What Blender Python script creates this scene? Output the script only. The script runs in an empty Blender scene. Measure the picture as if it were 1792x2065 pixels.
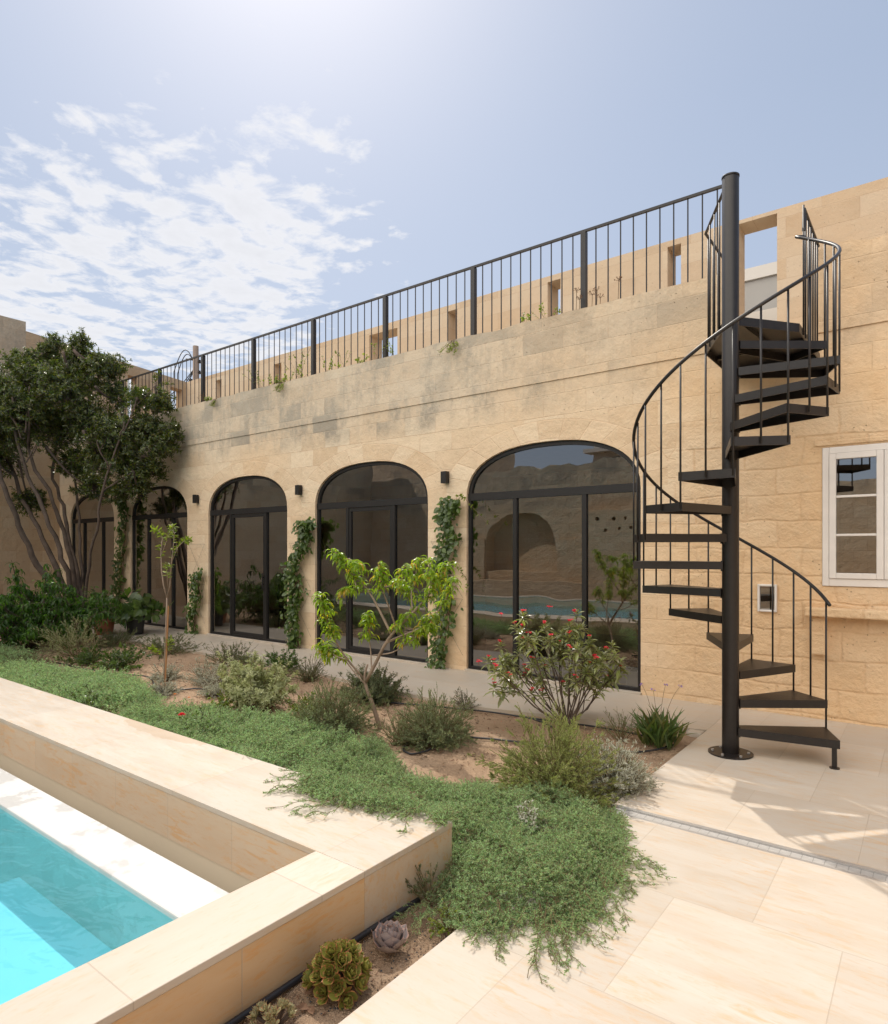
SUN, SKY, DUST, HAZE, CLOUD, EXPO = 2.75, .10, 1.65, .62, 8.6, .12
REAR_FILL = 31.0
import bpy, math, random
import numpy as np
from mathutils import Vector, Matrix
rng = np.random.default_rng(7); random.seed(7)
R = math.radians
scene = bpy.context.scene
COL = scene.collection

# ------------------------------------------------------------------ camera frame
YAW = R(37.3); CA, SA = math.cos(YAW), math.sin(YAW); FOC = 1296.0; EYE = 1.6
def at(px, py, d):
    """point seen at (px, py) of a 1792-wide picture, d metres deep"""
    l = (px-896)/FOC*d
    return np.array((-d*SA+l*CA, d*CA+l*SA, EYE+(1110-py)/FOC*d))
def depth(x, y): return -x*SA+y*CA

# ------------------------------------------------------------------ materials
MATS = {}
class NT:
    def __init__(s, name, surf=True):
        s.m = bpy.data.materials.new(name); s.m.use_nodes = True
        s.t = s.m.node_tree; s.t.nodes.clear()
        s.out = s.n('ShaderNodeOutputMaterial')
    def n(s, typ, **kw):
        nd = s.t.nodes.new(typ)
        for k, v in kw.items():
            if hasattr(nd, k): setattr(nd, k, v)
        return nd
    def l(s, a, b): s.t.links.new(a, b)
    def val(s, sock, v):
        if hasattr(v, 'is_output') : s.l(v, sock)
        else: sock.default_value = v
    def math(s, op, a, b=0.0, clamp=False):
        nd = s.n('ShaderNodeMath', operation=op, use_clamp=clamp)
        s.val(nd.inputs[0], a); s.val(nd.inputs[1], b); return nd.outputs[0]
    def mix(s, f, a, b, blend='MIX'):
        nd = s.n('ShaderNodeMix', data_type='RGBA', blend_type=blend)
        s.val(nd.inputs[0], f); s.val(nd.inputs[6], a if hasattr(a,'is_output') else (*a[:3],1)); s.val(nd.inputs[7], b if hasattr(b,'is_output') else (*b[:3],1))
        return nd.outputs[2]
    def ramp(s, f, stops):
        nd = s.n('ShaderNodeValToRGB'); e = nd.color_ramp.elements
        while len(e) < len(stops): e.new(0.5)
        for i, (p, c) in enumerate(stops):
            e[i].position = p; e[i].color = (*c, 1) if len(c) == 3 else c
        s.l(f, nd.inputs[0]); return nd.outputs[0]
    def rng(s, v, a, b, c=0.0, d=1.0):
        nd = s.n('ShaderNodeMapRange'); s.val(nd.inputs[0], v)
        for i, x in enumerate((a, b, c, d)): nd.inputs[i+1].default_value = x
        return nd.outputs[0]
    def coords(s): return s.n('ShaderNodeTexCoord').outputs['Object']
    def mapping(s, v, scale=(1,1,1), loc=(0,0,0), rot=(0,0,0)):
        nd = s.n('ShaderNodeMapping'); s.l(v, nd.inputs[0])
        nd.inputs['Scale'].default_value = scale; nd.inputs['Location'].default_value = loc; nd.inputs['Rotation'].default_value = rot
        return nd.outputs[0]
    def noise(s, v, scale, detail=3, rough=.55, dist=0.0, col=False):
        nd = s.n('ShaderNodeTexNoise'); s.l(v, nd.inputs['Vector'])
        nd.inputs['Scale'].default_value = scale; nd.inputs['Detail'].default_value = detail
        nd.inputs['Roughness'].default_value = rough; nd.inputs['Distortion'].default_value = dist
        return nd.outputs['Color' if col else 'Fac']
    def sep(s, v):
        nd = s.n('ShaderNodeSeparateXYZ'); s.l(v, nd.inputs[0]); return nd.outputs
    def comb(s, x, y, z=0.0):
        nd = s.n('ShaderNodeCombineXYZ')
        for i, q in enumerate((x, y, z)): s.val(nd.inputs[i], q)
        return nd.outputs[0]
    def brick(s, v, w, h, mortar, smooth=.1, off=.5, bias=0.0):
        nd = s.n('ShaderNodeTexBrick'); s.l(v, nd.inputs['Vector']); nd.offset = off
        nd.inputs['Scale'].default_value = 1.0; nd.inputs['Brick Width'].default_value = w
        nd.inputs['Row Height'].default_value = h; nd.inputs['Mortar Size'].default_value = mortar
        nd.inputs['Mortar Smooth'].default_value = smooth; nd.inputs['Bias'].default_value = bias
        nd.inputs['Color1'].default_value = (0,0,0,1); nd.inputs['Color2'].default_value = (1,1,1,1); nd.inputs['Mortar'].default_value = (.5,.5,.5,1)
        return nd
    def bump(s, h, dist=.01, strength=1.0, normal=None):
        nd = s.n('ShaderNodeBump'); s.l(h, nd.inputs['Height'])
        nd.inputs['Distance'].default_value = dist; nd.inputs['Strength'].default_value = strength
        if normal is not None: s.l(normal, nd.inputs['Normal'])
        return nd.outputs[0]
    def bsdf(s, col, rough=.8, spec=.5, metal=0.0, normal=None):
        b = s.n('ShaderNodeBsdfPrincipled')
        s.val(b.inputs['Base Color'], col if hasattr(col,'is_output') else (*col[:3],1))
        s.val(b.inputs['Roughness'], rough); b.inputs['Specular IOR Level'].default_value = spec
        b.inputs['Metallic'].default_value = metal
        if normal is not None: s.l(normal, b.inputs['Normal'])
        return b.outputs[0]
    def done(s, sh, key=None):
        s.l(sh, s.out.inputs['Surface']); return s.m

def simple(name, col, rough=.6, spec=.5, metal=0.0, nscale=6.0, var=.12, bump=0.0):
    t = NT(name); c = t.coords(); n = t.noise(c, nscale, 4)
    cc = t.mix(n, tuple(x*(1-var) for x in col), tuple(min(1, x*(1+var)) for x in col))
    nm = t.bump(t.noise(c, nscale*12, 3), .002, bump) if bump else None
    return t.done(t.bsdf(cc, rough, spec, metal, nm))

OX = 8.0      # the house's origin lies at x = -8: object x = world x + 8
def stone_wall(name, rows=.265, width=.56, weather=(3.2, 4.5, .75), tint=(1,1,1), rustic=None, axis='X', origin=0.0, rough=1.0, arches=False, gold=False):
    """limestone ashlar: colour per block, soft joints, weathered grey bands, pits"""
    t = NT(name); c = t.coords(); x, y, z = t.sep(c)
    h = x if axis == 'X' else y
    wob = t.noise(c, 1.3, 2, col=True); wx, wy, wz = t.sep(wob)
    def bk(w, r, m, wobble, sm, off=.5):
        v = t.comb(t.math('ADD', h, t.math('MULTIPLY', t.math('SUBTRACT', wx, .5), wobble)),
                   t.math('ADD', t.math('SUBTRACT', z, origin), t.math('MULTIPLY', t.math('SUBTRACT', wz, .5), wobble)))
        return t.brick(v, w, r, m, sm, off)
    b1 = bk(width, rows, .006, .02, .6); col1, fac1 = b1.outputs['Color'], b1.outputs['Fac']
    if rustic is not None:
        b2 = bk(.50, .262, .020, .15, 1.0, .42); f = t.rng(h, rustic-.25, rustic+.25)
        f = t.math('MULTIPLY', f, t.rng(z, 3.1, 2.7), clamp=True)
        blk = t.mix(f, col1, b2.outputs['Color']); mort = t.mix(f, fac1, b2.outputs['Fac'])
        rb = t.math('ADD', t.math('MULTIPLY', f, .9), rough)
    else: blk, mort, rb = col1, fac1, rough
    if arches:
        ex = t.math('DIVIDE', t.math('SUBTRACT', t.math('FLOORED_MODULO', t.math('ADD', h, 3.785+1.5+30-OX), 3.0), 1.5), 1.17); ez = t.math('DIVIDE', t.math('SUBTRACT', z, 2.30), .66)
        rr = t.math('SQRT', t.math('ADD', t.math('POWER', ex, 2), t.math('POWER', ez, 2))); th = t.math('ARCTAN2', ez, ex)
        bw = t.brick(t.comb(t.math('ADD', th, 8), t.math('SUBTRACT', rr, 6.0+1.0)), .235, 1.0, .008, .7, 0.)
        ring = t.math('MULTIPLY', t.math('LESS_THAN', rr, 1.36), t.math('GREATER_THAN', z, 2.31)); ring = t.math('MULTIPLY', ring, t.math('LESS_THAN', h, -2.2+OX))
        edge = t.math('MULTIPLY', t.math('MULTIPLY', t.rng(rr, 1.335, 1.352), t.math('LESS_THAN', rr, 1.365)), ring)
        blk = t.mix(ring, blk, bw.outputs['Color']); mort = t.math('MAXIMUM', t.math('MULTIPLY', t.math('SUBTRACT', 1.0, ring), mort), t.math('MAXIMUM', t.math('MULTIPLY', ring, bw.outputs['Fac']), edge))
    k = tint
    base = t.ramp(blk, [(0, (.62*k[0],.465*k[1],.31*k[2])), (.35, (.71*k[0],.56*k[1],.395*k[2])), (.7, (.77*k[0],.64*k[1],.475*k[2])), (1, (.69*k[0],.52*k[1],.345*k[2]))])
    n1 = t.noise(c, 2.2, 5, .6); n2 = t.noise(c, 11, 5, .65); n3 = t.noise(c, .5, 3)
    base = t.mix(t.rng(n1, .35, .7, 0, .6), base, (.73*k[0],.575*k[1],.405*k[2]))
    base = t.mix(t.math('MULTIPLY', t.rng(n3, .45, .65), .35), base, (.76*k[0],.51*k[1],.29*k[2]))
    base = t.mix(t.math('MULTIPLY', t.rng(n2, .5, .75), .45), base, (.76*k[0],.63*k[1],.45*k[2]))
    mcol = t.mix(n1, (.52*k[0],.34*k[1],.205*k[2]), (.68*k[0],.50*k[1],.34*k[2]))
    base = t.mix(t.math('MULTIPLY', mort, t.math('ADD', t.rng(n1, .3, .65, .75, .25), t.math('MULTIPLY', f, .35)) if rustic is not None else t.rng(n1, .3, .65, .75, .25)), base, mcol)
    # weathering: grey crust with runs below the top courses
    w0, w1, amt = weather
    st = t.noise(t.mapping(c, (1.6, 1.6, 1.1)), 1.5, 6, .68)
    stb = t.noise(t.mapping(c, (7, 7, 1.2)), 1.2, 3, .6)
    zf = t.rng(z, w0, w1)
    patch = t.math('MULTIPLY', t.rng(t.math('ADD', t.math('MULTIPLY', st, .75), t.math('MULTIPLY', stb, .25)), .46, .62), t.rng(zf, 0, .35))
    blkdark = t.math('MULTIPLY', t.rng(blk, .5, .8), t.rng(t.noise(c, .9, 3), .42, .56))
    patch = t.math('MULTIPLY', patch, t.rng(t.noise(c, 14, 5, .75), .38, .55, .35, 1.0))
    crust = t.math('ADD', t.math('MULTIPLY', patch, amt), t.math('MULTIPLY', t.math('MULTIPLY', t.rng(zf, 0, .2), blkdark), amt*.9), clamp=True)
    base = t.mix(crust, base, (.29*k[0],.25*k[1],.20*k[2]))
    base = t.mix(t.math('MULTIPLY', t.rng(zf, 0, .5), .5*amt), base, (.54,.48,.39))
    pale = t.math('MULTIPLY', t.rng(t.noise(c, 1.1, 6, .7), .55, .68), t.math('MULTIPLY', zf, .5))
    base = t.mix(pale, base, (.60,.55,.45))
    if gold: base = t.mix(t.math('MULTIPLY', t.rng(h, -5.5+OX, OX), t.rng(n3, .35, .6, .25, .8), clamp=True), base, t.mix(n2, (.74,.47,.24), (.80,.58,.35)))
    vor = t.n('ShaderNodeTexVoronoi'); t.l(c, vor.inputs['Vector']); vor.inputs['Scale'].default_value = 19
    pit = t.math('MULTIPLY', t.rng(vor.outputs['Distance'], .13, .05), t.rng(n1, .52, .62))
    base = t.mix(t.math('MULTIPLY', pit, .7), base, (.16,.12,.085))
    n5 = t.noise(c, 26, 5, .75); n6 = t.noise(c, 5.5, 5, .7)
    base = t.mix(t.math('MULTIPLY', t.rng(n5, .55, .75), .28), base, (.42*k[0],.29*k[1],.18*k[2])); base = t.mix(t.math('MULTIPLY', t.rng(n6, .54, .70), .25), base, (.52*k[0],.375*k[1],.25*k[2]))
    hgt = t.math('SUBTRACT', t.math('ADD', t.math('MULTIPLY', n2, .5), t.math('MULTIPLY', t.noise(c, 38, 4, .7), .3)), t.math('ADD', t.math('MULTIPLY', mort, .15), t.math('MULTIPLY', pit, .8)))
    hgt = t.math('ADD', hgt, t.math('MULTIPLY', t.noise(c, 4.5, 3), 1.1))
    nm = t.bump(t.math('MULTIPLY', hgt, rb), .028, .75)
    return t.done(t.bsdf(base, .93, .15, normal=nm))

def travertine(name, vein='X', joints=None, plane='XY', pale=1.0, warm=0.0, tint=(1, 1, 1), stain=None):
    """joints = (slab length, row height, offset, x0, y0)"""
    t = NT(name); c = t.coords(); x, y, z = t.sep(c)
    sc = dict(X=(1.7, 8.5, 8.5), Y=(8.5, 1.7, 8.5))[vein]
    v = t.mapping(c, sc)
    n1 = t.noise(v, .9, 7, .66, .5); n2 = t.noise(v, 3.1, 6, .74, .5); n3 = t.noise(c, 1.6, 4, .6); n4 = t.noise(v, 8, 5, .75)
    a = (.565*pale, .485*pale, .395*pale); b = (.61*pale, .555*pale, .485*pale); w = (.60*pale, .435*pale, .28*pale); big = t.noise(c, .45, 4, .6)
    b = t.mix(t.rng(big, .4, .65), b, (.57*pale, .505*pale, .425*pale))
    col = t.mix(t.rng(n1, .35, .65), a, b)
    am = .55+warm
    col = t.mix(t.math('MULTIPLY', t.rng(n2, .50, .64), t.math('MULTIPLY', t.rng(n3, .32, .6), am+.15), clamp=True), col, w)
    col = t.mix(t.math('MULTIPLY', t.rng(n4, .56, .66), .45), col, (.56*pale, .40*pale, .25*pale))
    hgt = t.math('MULTIPLY', n2, .25)
    if stain:
        q = t.math('ADD', t.math('POWER', t.math('DIVIDE', t.math('SUBTRACT', x, stain[0]), stain[2]), 2), t.math('POWER', t.math('DIVIDE', t.math('SUBTRACT', y, stain[1]), stain[3]), 2))
        q = t.math('ADD', q, t.math('MULTIPLY', t.math('SUBTRACT', t.noise(c, 6, 4, .6), .5), 2.2)); col = t.mix(t.math('MULTIPLY', t.rng(q, 1.0, .9), .55), col, (.46, .33, .21))
    if tint != (1, 1, 1): col = t.mix(1.0, col, tint, 'MULTIPLY')
    if joints:
        L, H, off, x0, y0 = joints
        u, w_ = dict(XY=(x, y), YX=(y, x), XZ=(x, z), YZ=(y, z))[plane]
        bk = t.brick(t.comb(t.math('SUBTRACT', u, x0), t.math('SUBTRACT', w_, y0)), L, H, .0022, .3, off)
        col = t.mix(t.math('MULTIPLY', t.math('SUBTRACT', bk.outputs['Color'], .5), .10), col, (.66,.52,.36)) if False else col
        tone = t.rng(bk.outputs['Color'], 0, 1, .93, 1.03)
        tn = t.n('ShaderNodeMix', data_type='RGBA', blend_type='MULTIPLY'); tn.inputs[0].default_value = 1
        t.l(col, tn.inputs[6]); t.l(t.comb(tone, tone, tone), tn.inputs[7]); col = tn.outputs[2]
        col = t.mix(t.math('MULTIPLY', bk.outputs['Fac'], .75), col, (.46, .38, .30))
        hgt = t.math('SUBTRACT', hgt, bk.outputs['Fac'])
    nm = t.bump(hgt, .003, .5)
    return t.done(t.bsdf(col, t.rng(n1, .3, .7, .38, .6), .35, normal=nm))

def leaf_mat(name, cols, trans=.35, gloss=.45, spec=.5, tcol=None):
    t = NT(name); g = t.n('ShaderNodeNewGeometry').outputs['Random Per Island']
    col = t.ramp(g, [(i/(len(cols)-1), c) for i, c in enumerate(cols)])
    p = t.n('ShaderNodeBsdfPrincipled'); t.l(col, p.inputs['Base Color'])
    p.inputs['Roughness'].default_value = gloss; p.inputs['Specular IOR Level'].default_value = spec
    tr = t.n('ShaderNodeBsdfTranslucent')
    m2 = t.n('ShaderNodeMix', data_type='RGBA', blend_type='MULTIPLY'); m2.inputs[0].default_value = 1
    t.l(col, m2.inputs[6]); m2.inputs[7].default_value = (*(tcol or (2.2, 2.6, .9)), 1)
    t.l(m2.outputs[2], tr.inputs['Color'])
    mx = t.n('ShaderNodeMixShader'); mx.inputs[0].default_value = trans
    t.l(p.outputs[0], mx.inputs[1]); t.l(tr.outputs[0], mx.inputs[2])
    return t.done(mx.outputs[0])

def glass_mat(name, tint=(.62,.60,.57), ior=1.6, bump=.0):
    t = NT(name)
    tr = t.n('ShaderNodeBsdfTransparent'); tr.inputs[0].default_value = (*tint, 1)
    gl = t.n('ShaderNodeBsdfGlossy'); gl.inputs['Roughness'].default_value = 0.0; gl.inputs['Color'].default_value = (1,1,1,1)
    fr = t.n('ShaderNodeFresnel'); fr.inputs['IOR'].default_value = ior
    if bump:
        nm = t.bump(t.noise(t.coords(), .9, 2), bump, 1.0); t.l(nm, gl.inputs['Normal'])
    f = t.math('MULTIPLY', fr.outputs[0], 4.2, clamp=True)
    mx = t.n('ShaderNodeMixShader'); t.l(f, mx.inputs[0]); t.l(tr.outputs[0], mx.inputs[1]); t.l(gl.outputs[0], mx.inputs[2])
    return t.done(mx.outputs[0])

M = {}
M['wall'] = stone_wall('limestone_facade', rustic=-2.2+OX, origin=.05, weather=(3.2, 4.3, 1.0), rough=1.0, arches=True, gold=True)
M['terrace'] = stone_wall('limestone_terrace', width=.9, rows=.3, weather=(4.6, 6.6, .5), tint=(.84,.83,.83), rough=.5)
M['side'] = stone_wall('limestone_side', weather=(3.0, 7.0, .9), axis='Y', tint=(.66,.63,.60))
M['opposite'] = stone_wall('limestone_opposite', weather=(2.8, 4.6, .8), tint=(.88,.86,.84), rough=3.0)
M['inner'] = stone_wall('limestone_interior', weather=(8, 9, .1), tint=(.9,.85,.8))
M['patio_a'] = travertine('travertine_patio', 'X', (.6625, .8, .5, -.95-.6625*6, 3.0-.8*8), pale=.93, warm=.25)
M['patio_b'] = travertine('travertine_patio_back', 'X', (.6375, .8, .5, -1.264-.6375*6, 3.86-.8*6), pale=.95, warm=.25)
M['path'] = travertine('travertine_path', 'X', (.9, .8, .5, 0, .62), pale=.84, warm=-.1)
M['coping'] = travertine('travertine_coping', 'X', (1.26, .9, .5, -2.20-1.26*9+6, 1.9-.9*3-1), stain=(-4.65+6, 2.60-1, .55, .13), pale=.96, warm=.2)
M['coping_y'] = travertine('travertine_coping_side', 'Y', (.756, .9, 0., .98-.756*6-1, 3.0-.3), 'YX')
M['clad_x'] = travertine('travertine_cladding', 'X', (.62, .6, 0., -3.51-.62*20+6, -.4), 'XZ', pale=.98, warm=.9, tint=(1.08, .98, .86))
M['clad_y'] = travertine('travertine_cladding_side', 'Y', (.745, .6, 0., 1.368-.745*8-1, -.4), 'YZ', pale=1.0, warm=.9, tint=(1.1, .88, .62))  # stone warmer than the coping, its orange tint also painting in bounced light
M['metal'] = simple('bronze_black_metal', (.014,.0115,.011), .40, .5, .0, 22, .45, .25)
M['frame'] = simple('black_window_frame', (.014,.013,.013), .5, .4, .0)
M['white'] = simple('white_paint', (.74,.70,.66), .45)
M['glass'] = glass_mat('window_glass', (.60,.59,.58), 1.6, .004)
M['glass_small'] = glass_mat('small_pane_glass', (.45,.45,.45), 1.75)
def weir():
    t = NT('white_weir_plaster'); c = t.coords(); n = t.noise(c, 2.3, 6, .6); k = t.rng(n, .52, .535)
    col = t.mix(t.math('MULTIPLY', k, .6), (.62,.615,.60), (.51,.50,.475)); return t.done(t.bsdf(col, t.math('ADD', t.math('MULTIPLY', k, -.25), .6), .4))
M['plaster_white'] = weir()
M['plaster_beige'] = simple('beige_channel_plaster', (.60,.52,.40), .7, .3, 0, 1.2, .05)
M['pool'] = simple('aqua_pool_plaster', (.58,.70,.75), .6, .3, 0, 2.0, .05)
M['concrete'] = simple('grey_concrete', (.40,.385,.36), .9, .2, 0, 1.4, .15, .5)
M['white_house'] = simple('pale_render', (.66,.63,.58), .9, .2, 0, .8, .06)
M['steel'] = simple('brushed_steel', (.55,.54,.53), .38, .5, .7, 30, .12)
M['rubber'] = simple('black_hose', (.02,.02,.024), .45)
M['bark'] = simple('grey_brown_bark', (.12,.09,.072), .9, .2, 0, 7, .7, 1.5)
M['bark_pale'] = simple('pale_bark', (.30,.225,.17), .8, .2, 0, 14, .4, .8)
M['twig'] = simple('green_brown_twig', (.16,.115,.06), .8, .2, 0, 20, .3)
M['vine_stem'] = simple('vine_stem', (.16,.11,.07), .8, .2, 0, 20, .3)
M['wood_pole'] = simple('weathered_pole', (.33,.27,.23), .9, .2, 0, 5, .15)
M['terracotta'] = simple('terracotta', (.42,.17,.10), .8, .2, 0, 5, .18, .4)
M['dark_pot'] = simple('dark_pot', (.025,.026,.028), .5)
M['white_pot'] = simple('white_pot', (.62,.60,.57), .5)
M['stake'] = simple('bamboo_stake', (.42,.22,.10), .7, .3, 0, 8, .2)
M['sofa'] = simple('oatmeal_cloth', (.50,.47,.41), .95, .1, 0, 12, .08)
M['dark_wood'] = simple('dark_wood', (.06,.035,.022), .5)
M['inner_floor'] = simple('interior_floor', (.36,.31,.26), .35, .5, 0, 2, .1)
M['inner_ceiling'] = simple('interior_plaster', (.55,.50,.43), .9, .1)
M['earth'] = simple('dry_earth', (.30,.22,.15), .95, .1, 0, .4, .15)
def soil():
    t = NT('bed_soil'); c = t.coords()
    n = t.noise(c, 2.0, 5, .6); n2 = t.noise(c, 45, 5, .75); n3 = t.noise(c, 160, 3, .6)
    col = t.mix(t.rng(n, .3, .7), (.40,.27,.175), (.49,.345,.235))
    col = t.mix(t.math('MULTIPLY', t.rng(n2, .5, .72), .6), col, (.56,.42,.29))
    col = t.mix(t.math('MULTIPLY', t.rng(n3, .60, .68), .8), col, (.09,.055,.035))
    nm = t.bump(t.math('ADD', t.math('MULTIPLY', n2, 1.0), t.math('MULTIPLY', n3, .6)), .018, 1.0)
    return t.done(t.bsdf(col, .95, .1, normal=nm))
M['soil'] = soil()
def grate():
    t = NT('drain_grate'); c = t.coords()
    bk = t.brick(t.mapping(c, (1, 1, 1), (0, .035, 0)), .052, .07, .0018, .2, 0.); n = t.noise(c, 60, 4, .7); n2 = t.noise(t.mapping(c, (6, 60, 1)), 3, 3)
    col = t.mix(bk.outputs['Fac'], t.mix(n, (.36,.345,.325), (.50,.48,.455)), (.26,.25,.235)); col = t.mix(t.rng(n2, .5, .7, 0, .5), col, (.60,.57,.53))
    return t.done(t.bsdf(col, .5, .5, .2, t.bump(t.math('MULTIPLY', bk.outputs['Fac'], -1.0), .003, .6)))
M['grate'] = grate()
def water():
    t = NT('pool_water'); c = t.coords()
    h = t.math('ADD', t.noise(t.mapping(c, (1.6, 3.2, 1)), 2.6, 2, .5, .8), t.math('MULTIPLY', t.noise(c, 16, 2, .5, .6), .10))
    nm = t.bump(h, .014, 1.0)
    tr = t.n('ShaderNodeBsdfTransparent'); tr.inputs[0].default_value = (.50,.92,.98,1)
    gl = t.n('ShaderNodeBsdfGlossy'); gl.inputs['Roughness'].default_value = .03; t.l(nm, gl.inputs['Normal'])
    back = t.n('ShaderNodeNewGeometry').outputs['Backfacing']
    fr = t.n('ShaderNodeFresnel'); t.l(t.math('SUBTRACT', 1.333, t.math('MULTIPLY', back, .583)), fr.inputs['IOR']); t.l(nm, fr.inputs['Normal'])
    mx = t.n('ShaderNodeMixShader'); t.l(fr.outputs[0], mx.inputs[0]); t.l(tr.outputs[0], mx.inputs[1]); t.l(gl.outputs[0], mx.inputs[2])
    return t.done(mx.outputs[0])
M['water'] = water()
# foliage
M['l_tree'] = leaf_mat('glossy_tree_leaf', [(.035,.050,.015),(.060,.085,.018),(.10,.125,.022),(.045,.068,.018),(.19,.175,.025)], .25, .27, .8)
M['l_rosemary'] = leaf_mat('rosemary_leaf', [(.22,.25,.095),(.28,.31,.12),(.34,.36,.15),(.25,.28,.11)], .35, .6, .3, (1.5,1.7,.9))
M['l_rosedark'] = leaf_mat('dark_rosemary_leaf', [(.18,.22,.12),(.24,.28,.15),(.30,.33,.20)], .3, .6, .3, (1.4,1.6,.9))
M['l_cover'] = leaf_mat('ground_cover_leaf', [(.25,.38,.20),(.33,.47,.25),(.43,.58,.35),(.29,.42,.21),(.40,.48,.26),(.30,.24,.16)], .5, .6, .3, (1.2,1.35,.95))
M['l_sage'] = leaf_mat('sage_leaf', [(.30,.32,.17),(.40,.42,.24),(.50,.51,.32)], .3, .7, .2, (1.3,1.4,.9))
M['l_silver'] = leaf_mat('silver_leaf', [(.40,.40,.33),(.48,.48,.40),(.56,.56,.48)], .25, .8, .15, (1.1,1.15,.9))
M['l_grey'] = leaf_mat('grey_lavender_leaf', [(.26,.26,.21),(.33,.33,.27),(.40,.39,.33)], .25, .8, .15, (1.2,1.3,.9))
M['l_peach'] = leaf_mat('peach_leaf', [(.17,.27,.026),(.23,.34,.032),(.28,.39,.04),(.20,.31,.028),(.30,.39,.04),(.19,.29,.028),(.25,.35,.035),(.55,.32,.05)], .58, .34, .5, (1.6,1.7,.6))
M['l_dark'] = leaf_mat('dark_euphorbia_leaf', [(.085,.105,.055),(.115,.14,.07),(.15,.165,.095)], .2, .6, .3)
M['l_jat'] = leaf_mat('jatropha_leaf', [(.16,.18,.08),(.22,.25,.10),(.26,.26,.14),(.28,.32,.10),(.22,.18,.12)], .32, .30, .9, (1.6,1.8,.8))
M['l_vine'] = leaf_mat('vine_leaf', [(.045,.078,.024),(.065,.105,.03),(.115,.175,.042),(.055,.09,.027)], .35, .33, .6)
M['l_lush'] = leaf_mat('lush_shrub_leaf', [(.03,.07,.014),(.045,.10,.018),(.085,.17,.024)], .45, .36, .5)
M['l_yellow'] = leaf_mat('lime_leaf', [(.14,.18,.03),(.22,.25,.04),(.10,.13,.03)], .35, .5, .4)
M['l_dry'] = leaf_mat('dry_flowerhead', [(.16,.09,.055),(.22,.13,.08)], .2, .8, .2, (1,1,1))
M['l_grass'] = leaf_mat('strap_leaf', [(.05,.085,.025),(.075,.12,.035),(.09,.13,.04),(.16,.13,.05)], .3, .45, .5)
M['f_red'] = leaf_mat('red_petal', [(.62,.02,.045),(.75,.035,.06),(.50,.015,.03)], .3, .5, .4, (1.3,.9,.9))
M['f_violet'] = leaf_mat('violet_petal', [(.32,.20,.50),(.40,.27,.58)], .3, .6, .3, (1.2,1.1,1.2))
M['f_orange'] = leaf_mat('orange_petal', [(.75,.20,.03),(.70,.28,.04)], .3, .6, .3, (1.2,1.1,1.0))
M['ech'] = simple('mauve_rosette', (.33,.28,.275), .6, .35, 0, 14, .15)
M['ech_rim'] = simple('pink_rosette_rim', (.56,.35,.28), .6, .3)
M['aeo'] = leaf_mat('green_rosette', [(.24,.25,.05),(.32,.31,.07),(.18,.20,.05)], .25, .42, .5, (1.4,1.6,.8))
M['aeo_rim'] = simple('red_rosette_rim', (.48,.20,.09), .5, .4)
M['aeo2'] = leaf_mat('pale_rosette', [(.38,.36,.20),(.46,.44,.25)], .2, .5, .4, (1.3,1.4,.9))

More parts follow.
